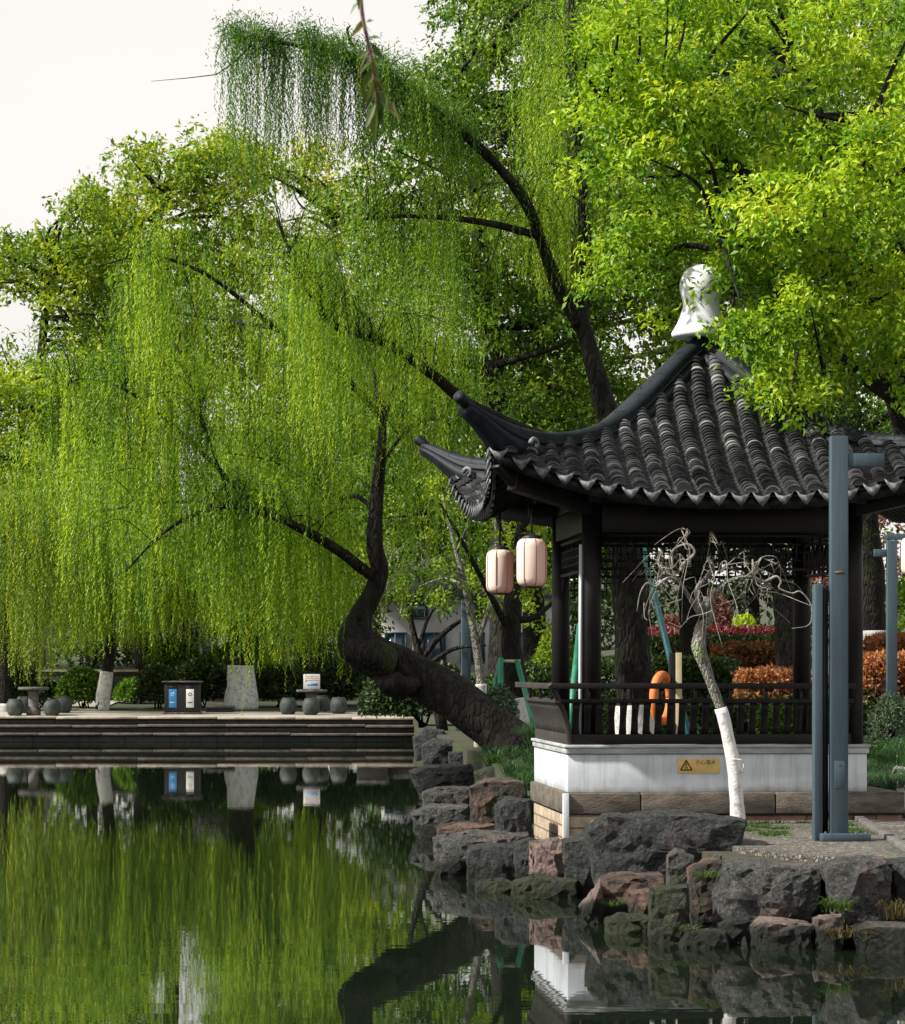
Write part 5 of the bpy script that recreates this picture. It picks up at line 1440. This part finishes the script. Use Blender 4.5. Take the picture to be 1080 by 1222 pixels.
bush('round clipped green shrub between the two left columns', 632, 692, 755, 812, 63, 1.1, 'lime', .07, 7000, 308, 'shrub', 'shrub', False, .35, -.2)
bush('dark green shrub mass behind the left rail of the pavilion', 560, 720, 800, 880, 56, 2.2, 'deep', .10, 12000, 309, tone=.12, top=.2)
bush('dark shrub thicket below the pale building beside the leaning trunk', 430, 580, 795, 880, 72, 2.5, 'deep', .12, 12000, 310, tone=.15, top=.25)
bush('small leafy shrub with grey green leaves behind the tripod props', 575, 620, 820, 880, 46.8, .7, 'sage', .06, 2600, 311)
bush('grey green shrub at the right edge above the grass clump', 1035, 1090, 832, 872, 49.5, .8, 'sage', .055, 3600, 312)
bush('pinkish shrub behind the bare tree above the red hedge', 820, 876, 712, 768, 84, 2, 'plum', .15, 3500, 313, tone=.05)
bush('bright lime shrub above the red hedge right of the bare tree', 872, 905, 735, 765, 83, 1.2, 'lime', .13, 1800, 314, tone=.35)
bush('small pinkish shrub left of the bare tree above the red hedge', 782, 822, 738, 768, 85, 1.2, 'plum', .15, 1500, 315, tone=-.1)
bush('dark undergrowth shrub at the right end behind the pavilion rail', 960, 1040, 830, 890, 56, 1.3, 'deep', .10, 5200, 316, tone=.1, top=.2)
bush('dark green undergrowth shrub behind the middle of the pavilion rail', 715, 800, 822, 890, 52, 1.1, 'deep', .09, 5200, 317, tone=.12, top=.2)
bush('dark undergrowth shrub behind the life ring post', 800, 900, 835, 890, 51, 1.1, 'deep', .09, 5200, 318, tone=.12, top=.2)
bush('spiky green undergrowth shrub behind the back right column', 895, 965, 838, 890, 50.5, .9, 'evergreen', .09, 4200, 319, tone=-.08)
# far bank
gb = 'shrubs along the far promenade'
bush('dark rounded shrub at the left edge of the far bank', -30, 42, 785, 850, 105, 2, 'deep', .16, 5200, 321, tone=.15, top=.3, group=gb)
bush('leafy dark shrub behind the left stone stools', 70, 128, 800, 846, 107, 1.6, 'evergreen', .16, 4200, 322, tone=-.1, group=gb)
bush('low rounded green shrub right of the leaning white foot', 138, 190, 812, 842, 112, 1.5, 'evergreen', .15, 3600, 323, tone=-.02, group=gb)
bush('dark round shrub left of the litter bin', 164, 212, 795, 848, 107.5, 1.8, 'deep', .15, 4600, 324, tone=.15, top=.3, group=gb)
bush('broad dark shrub between the litter bin and the limewashed trunk', 205, 275, 790, 850, 109, 1.8, 'deep', .16, 5600, 325, tone=.1, top=.25, group=gb)
bush('dark shrub right of the broad limewashed trunk', 300, 372, 795, 852, 109, 1.8, 'deep', .16, 5600, 326, tone=.12, top=.25, group=gb)
bush('dark shrub mass behind the notice board', 355, 445, 790, 852, 110, 2, 'deep', .16, 7200, 327, tone=.1, top=.25, group=gb)
bush('dark shrub behind the dark stone benches', 425, 520, 795, 856, 108, 2, 'deep', .16, 6200, 328, tone=.12, top=.25, group=gb)
bush('olive shrub by the pale gap left of the litter bin', 175, 245, 765, 812, 116, 2, 'evergreen', .18, 4600, 329, tone=-.05, group=gb)
bush('bright green shrub behind the broad limewashed trunk', 245, 330, 768, 820, 118, 2, 'lime', .18, 4600, 330, tone=-.1, group=gb)
bush('low dark bush in front of the long low wall', 35, 75, 812, 846, 108, 1.2, 'deep', .15, 2600, 331, tone=.12, top=.2, group=gb)

# lilyturf and weeds (nobody could count the blades)
rng = np.random.default_rng(90)
sp_ = []
for _ in range(150):
    x, y = rng.uniform(6.9, 11), rng.uniform(47.5, 52)
    sp_.append((x, y, H(x, y)))
tag(part('grass', blade_mesh('grass', rng, sp_, .46, 60, .36, .014), L['grass']), 'arching dark green lilyturf beside the path behind the pavilion', 'grass', kind='stuff')
sp_ = [(x, y, H(x, y)) for x, y in ((rng.uniform(.35, 6.5), rng.uniform(38.6, 62)) for _ in range(1100)) if x > .55 + max(0, (45 - y)) * .08]
tag(part('undergrowth', blade_mesh('undergrowth', rng, sp_, .20, 34, .20, .014, -.12), L['grass']), 'low grassy undergrowth between the pavilion and the hedges', 'undergrowth', kind='stuff')
sp_ = []
for _ in range(230):
    x, y = rng.uniform(2.7, 4.6), rng.uniform(31.0, 34.0)
    if noise.noise(Vector((x * 2.3, y * 1.7, 3))) < .02: continue
    if math.hypot((x - 3.6) / .9, (y - 32.4) / 1.3) < 1 + rng.normal(0, .15): sp_.append((x, y, H(x, y) + .05))
tag(part('moss_tufts', blade_mesh('moss_tufts', rng, sp_, .035, 22, .06, .010, 0), L['moss']), 'short green moss and weeds on the pebbles near the bare tree', 'moss', kind='stuff')
def tuft(label, px, py, Y, h, n, mat, seed, spread=.16):
    rng = np.random.default_rng(seed); c = P(px, py, Y)
    tag(part('weed_tuft', blade_mesh('weed_tuft', rng, [tuple(c + rng.normal(size=3) * np.array([.05, .05, .01])) for _ in range(3)], h, n, spread, .010), L[mat]), label, 'weeds')
L['dry'] = leaf_mat('dry_weed', [(0, (.03, .028, .012)), (.5, (.075, .06, .026)), (1, (.15, .105, .05))], .3, .6)
tuft('green weed tuft growing in the cleft of the rust streaked rock', 846, 1048, 26.4, .06, 16, 'moss', 1, .10)
tuft('small weed tuft at the waterline on the mottled pink rock', 826, 1112, 25.7, .05, 12, 'moss', 2, .10)
tuft('dry weeds hanging between the pink rock and the flat slab', 1014, 1118, 25.25, .09, 18, 'dry', 3, .09)
tuft('mossy weeds in the gap below the broad grey boulder', 998, 1086, 25.75, .10, 26, 'moss', 4, .10)
tuft('dry grass at the frame edge above the flat slab', 1072, 1096, 25.7, .15, 24, 'dry', 5, .10)
tuft('grass tuft at the foot of the leaning willow trunk', 588, 918, 44.6, .2, 60, 'moss', 6, .2)
tuft('weed sprig on the rusty rock left of the small brown block', 734, 1080, 27.9, .05, 14, 'moss', 7, .10)
tuft('grass tuft at the white corner by the left rail', 640, 886, 44, .26, 60, 'grass', 8, .2)

# ================================================================== FAR BANK FURNISHINGS
M['dark_brown'] = surf('dark_brown_panel', (.008, .006, .005), (.016, .011, .010), 3, .5, .1)
M['blue'] = surf('blue_label', (.03, .22, .50), (.05, .28, .58), 3, .5, 0)
M['white_label'] = surf('white_label', (.62, .62, .60), (.75, .75, .73), 3, .5, 0)
M['red_ink'] = surf('red_ink', (.45, .12, .11), (.52, .16, .14), 3, .6, 0)
Yb = 102.3
kb = Yb / F
g0 = H(P(218, 0, Yb)[0], Yb) + .05
BN = thing('litter_bin', 'dark double litter bin with blue and white labels under a flat roof', 'litter bin', (P(218, 0, Yb)[0], Yb, g0))
mb = MB(); mb.box((0, 0, .50), (1.18, .50, .94)); part('cabinet', mb, M['dark_brown'], BN, bevel=.01)
mb = MB(); mb.box((0, 0, 1.08), (1.34, .62, .05)); mb.box((0, .18, 1.01), (1.18, .1, .1)); part('roof', mb, M['stone'], BN, bevel=.008)
mb = MB(); mb.box((0, 0, .02), (1.3, .6, .06)); part('plinth', mb, M['stone'], BN)
for x, mt_ in ((-.31, 'blue'), (.27, 'white_label')):
    mb = MB(); mb.box((x, -.256, .52), (.26, .012, .62)); lb = part('label_panel', mb, M[mt_], BN, bevel=.004, label='blue label panel' if mt_ == 'blue' else 'white label panel')
    mb = MB()
    mt2 = 'white_label' if mt_ == 'blue' else 'sign_black'
    mk = MB(); mk.box((x, -.265, .38), (.16, .004, .03)); part('bar_mark', mk, M[mt2], lb)
    for e in range(3):
        a_ = PI / 2 + e * 2 * PI / 3; mb.bar((x + .065 * math.cos(a_), -.265, .66 + .065 * math.sin(a_)), (x + .065 * math.cos(a_ + 1.7), -.265, .66 + .065 * math.sin(a_ + 1.7)), .004, .022)
    part('symbol', mb, M[mt2], lb)
    mb = MB(); mb.box((x, -.258, .90), (.30, .012, .10)); part('opening', mb, M['black_metal'], BN)
# notice board on its table
Yn = 103.0
NT = thing('stone_table', 'dark stone table carrying a small white notice board', 'table', (P(372, 0, Yn)[0], Yn, H(P(372, 0, Yn)[0], Yn) + .05))
mb = MB(); mb.lathe([(.50, .70), (.53, .72), (.53, .77), (.50, .79)], (0, 0, 0), 20); part('table_top', mb, M['stone'], NT, bevel=.004)
mb = MB(); mb.lathe([(.26, 0), (.24, .08), (.16, .3), (.15, .5), (.24, .70)], (0, 0, 0), 16); part('pedestal', mb, M['stone'], NT, smooth=True)
NB = thing('notice_board', 'small white notice board with red writing and a blue bar across the lake', 'notice board', (P(372, 0, Yn)[0], Yn, NT.location.z + .79))
mb = MB(); mb.box((0, 0, .27), (.56, .04, .50)); part('board', mb, M['white_label'], NB, bevel=.006)
mb = MB(); rngb = np.random.default_rng(4)
for r_ in range(3):
    x = -.2
    while x < .2:
        wq = rngb.uniform(.03, .07); mb.box((x + wq / 2, -.0215, .44 - r_ * .065), (wq, .003, .022)); x += wq + .02
part('red_writing', mb, M['red_ink'], NB)
mb = MB(); mb.box((.03, -.0215, .17), (.36, .003, .08)); part('blue_bar', mb, M['blue'], NB)
mb = MB(); mb.box((0, 0, .012), (.3, .14, .024)); part('foot', mb, M['black_metal'], NB)
LT = thing('stone_table', 'pale pedestal stone table at the left edge of the far bank', 'table', (P(40, 0, 101.2)[0], 101.2, H(P(40, 0, 101.2)[0], 101.2) + .05))
mb = MB(); mb.lathe([(.48, .84), (.52, .86), (.52, .92), (.48, .94)], (0, 0, 0), 20); part('table_top', mb, M['stone'], LT)
mb = MB(); mb.lathe([(.24, 0), (.24, .22), (.17, .26), (.17, .72), (.24, .84)], (0, 0, 0), 16); part('pedestal', mb, M['stone'], LT, smooth=True)
M['stool'] = surf('green_grey_stone', (.022, .030, .027), (.065, .08, .072), 5, .75, .3)
def stool(px, Y, label, first=[None]):
    x = P(px, 0, Y)[0]; z = H(x, Y) + .05
    if first[0] is None:
        root = thing('stone_stool', label, 'stool', (x, Y, z), group='drum shaped stone stools on the far bank')
        mb = MB(); mb.lathe([(.20, 0), (.25, .08), (.29, .22), (.29, .34), (.25, .47), (.21, .52)], (0, 0, 0), 20); part('drum', mb, M['stool'], root, smooth=True)
        mb = MB(); mb.lathe([(.215, .505), (.215, .535), (.19, .55)], (0, 0, 0), 20); part('seat', mb, M['stool'], root, smooth=True)
        first[0] = root
    else: dup(first[0], (x, Y, z), .7 * px, label)
for px, Y, lb in ((18, 101.0, 'drum stool at the far left edge of the pale pedestal table'), (29, 103.0, 'drum stool just left behind the pale pedestal table'), (62, 101.0, 'drum stool just right of the pale pedestal table'), (76, 103.2, 'rearmost drum stool right of the pale pedestal table'),
                  (344, 102.0, 'drum stool left of the dark stone table with the notice board'), (371, 101.6, 'drum stool in front of the dark stone table with the notice board'), (383, 103.9, 'drum stool half behind the dark stone table'), (404, 102.4, 'drum stool right of the notice board near the dark benches')):
    stool(px, Y, lb)
def block(label, px0, px1, py0, Y, dep, mat, name, cat, seed):
    A, B = P(px0, py0, Y), P(px1, py0, Y); g0 = H((A[0] + B[0]) / 2, Y)
    root = thing(name, label, cat, ((A[0] + B[0]) / 2, Y, g0)); h = A[2] - g0; w_ = B[0] - A[0]
    mb = MB(); mb.box((0, 0, (h - .08) / 2), (w_ * .94, dep * .92, h - .08), taper=1.03); part('body', mb, M[mat], root, bevel=.02)
    mb = MB(); mb.box((0, 0, h - .038), (w_, dep, .08)); part('top_slab', mb, M['stone'], root, bevel=.015)
block('dark square stone bench block left of the leaning willow trunk', 426, 464, 833, 101.5, .9, 'dark_brown', 'stone_bench', 'bench', 1)
block('low dark stone bench tucked under the leaning willow trunk', 450, 506, 838, 102.2, .8, 'dark_brown', 'stone_bench', 'bench', 2)
block('low dark stone bench right of the litter bin', 246, 280, 842, 104, .7, 'dark_brown', 'stone_bench', 'bench', 3)
# long low wall and pale buildings beyond
LWL = thing('low_wall', 'long low grey wall with coping behind the far left shrubs', 'wall', (P(60, 0, 114)[0], 114, H(P(60, 0, 114)[0], 114)))
mb = MB(); mb.box((0, 0, .45), (6.4, .24, 1.3)); part('wall', mb, M['bank_stone'], LWL)
mb = MB(); mb.box((0, 0, 1.14), (6.6, .36, .09)); part('coping', mb, M['bank_top'], LWL, bevel=.01)
M['plaster'] = surf('pale_plaster', (.36, .36, .36), (.48, .48, .48), 1, .85, .1)
M['glass'] = surf('blue_window_glass', (.03, .06, .09), (.08, .13, .18), .6, .12, 0, spec=.6)
M['roof_grey'] = surf('grey_roof_tile', (.05, .052, .055), (.11, .11, .115), 3, .8, .5, 20, sc3=(6, 1, 1))
def building(label, px0, px1, ptop, Y, dep, wins, seed):
    A, B = P(px0, ptop, Y), P(px1, ptop, Y); cx_ = (A[0] + B[0]) / 2; g0 = H(cx_, Y) - .1; h = A[2] - g0; w_ = B[0] - A[0]
    root = thing('building', label, 'building', (cx_, Y, g0))
    mb = MB(); mb.box((0, dep / 2, h / 2), (w_, dep, h)); part('wall', mb, M['plaster'], root)
    mb = MB()
    e = .5
    v = [(-w_ / 2 - e, -e, h + .003), (w_ / 2 + e, -e, h + .003), (w_ / 2 + e, dep + e, h + .003), (-w_ / 2 - e, dep + e, h + .003), (-w_ / 2 - e, dep / 2, h + dep * .32), (w_ / 2 + e, dep / 2, h + dep * .32)]
    mb.add(v, [(0, 1, 5, 4), (2, 3, 4, 5), (0, 4, 3), (1, 2, 5), (0, 3, 2, 1)]); part('roof', mb, M['roof_grey'], root)
    for wx, wz, ww, wh in wins:
        x = wx * w_
        f = MB()
        for dx in (-ww / 2, 0, ww / 2): f.box((x + dx, -.03, wz), (.07, .08, wh))
        for dz in (-wh / 2, wh / 2): f.box((x, -.032, wz + dz), (ww + .07, .085, .07))
        fr = part('window', f, M['metal'], root)
        p_ = MB(); p_.box((x, -.008, wz), (ww - .06, .02, wh - .06)); part('pane', p_, M['glass'], fr)
    return root
building('pale grey building glimpsed behind the branches right of the willow trunk', 455, 665, 712, 132, 8, [(-.42, 1.9, .9, 1.3), (-.2, 1.9, 1.0, 1.3), (.02, 1.9, 1.0, 1.3), (.30, 1.9, 1.2, 1.3), (-.3, 3.6, 1.0, .8), (.1, 3.6, 1.0, .8)], 1)
building('small pale building glimpsed above the litter bin', 205, 262, 752, 136, 5, [(-.1, 1.9, .7, 1.2), (.3, 1.9, .6, 1.2)], 2)
building('small whitish building at the left edge behind the low wall', -40, 32, 792, 128, 5, [(.1, 1.0, .9, .8)], 3)

# ================================================================== NEAR TWIG hanging into the top of the picture
rng = np.random.default_rng(95)
Yt = 6.2
NTW = thing('willow_twig', 'near willow twig with long leaves hanging down from above the picture', 'twig', tuple(P(425, -420, Yt)))
main = catmull(PP((600, -560, 6.5), (470, -480, 6.3), (425, -330, Yt), (420, -160, Yt), (428, -40, Yt), (432, 15, Yt), (438, 45, Yt), (444, 75, Yt), (447, 100, Yt), (449, 125, Yt)), 6)
mb = MB(); mb.tube(main, [.012, .008, .006, .0045, .004, .003, .0015], 7)
sideb = [catmull(PP((446, 92, Yt), (455, 108, Yt), (458, 128, Yt)), 4), catmull(PP((441, 60, Yt), (432, 78, Yt), (430, 95, Yt)), 4)]
for q in sideb: mb.tube(q, [.0022, .0012], 5)
part('stem', mb, surf('reddish_twig_bark', (.10, .045, .03), (.19, .10, .07), 40, .6, .2), NTW, False, True)
ls = []
for (x, y, x2, y2) in [(430, 0, 417, 15), (433, 22, 424, 40), (434, 30, 419, 42), (439, 45, 454, 44), (437, 26, 445, 24), (442, 50, 457, 72), (446, 72, 430, 84), (447, 78, 431, 110), (440, 60, 427, 70), (447, 84, 452, 108), (448, 90, 441, 118), (450, 96, 462, 112), (455, 108, 462, 132), (458, 124, 450, 150), (449, 122, 436, 150), (449, 124, 444, 168), (446, 100, 438, 128), (457, 118, 476, 140), (431, 94, 436, 122), (447, 96, 456, 150), (443, 66, 450, 90)]:
    a_, b_ = P(x, y, Yt), P(x2, y2, Yt + rng.uniform(-.03, .03))
    ls.append((a_, b_))
for q in np.linspace(-380, -20, 22):
    a_ = P(np.interp(q, [-380, -40], [428, 428]), q, Yt); ls.append((a_, a_ + np.array([rng.normal(0, .03), rng.normal(0, .03), -rng.uniform(.03, .07)])))
pos = np.array([a_ for a_, _ in ls]); d_ = np.array([b_ - a_ for a_, b_ in ls]); ll_ = np.linalg.norm(d_, axis=1)
nn_ = np.tile(np.array([0, -1.0, .3]), (len(ls), 1)) + rng.normal(size=(len(ls), 3)) * .35
part('leaves', leaves_mesh('leaves', leaf_verts(pos, d_, nn_, ll_ * 1.1, np.clip(ll_ * .34, .009, .018)), np.clip(rng.normal(.38, .25, len(ls)), 0, 1)), L['twig'], NTW, False)
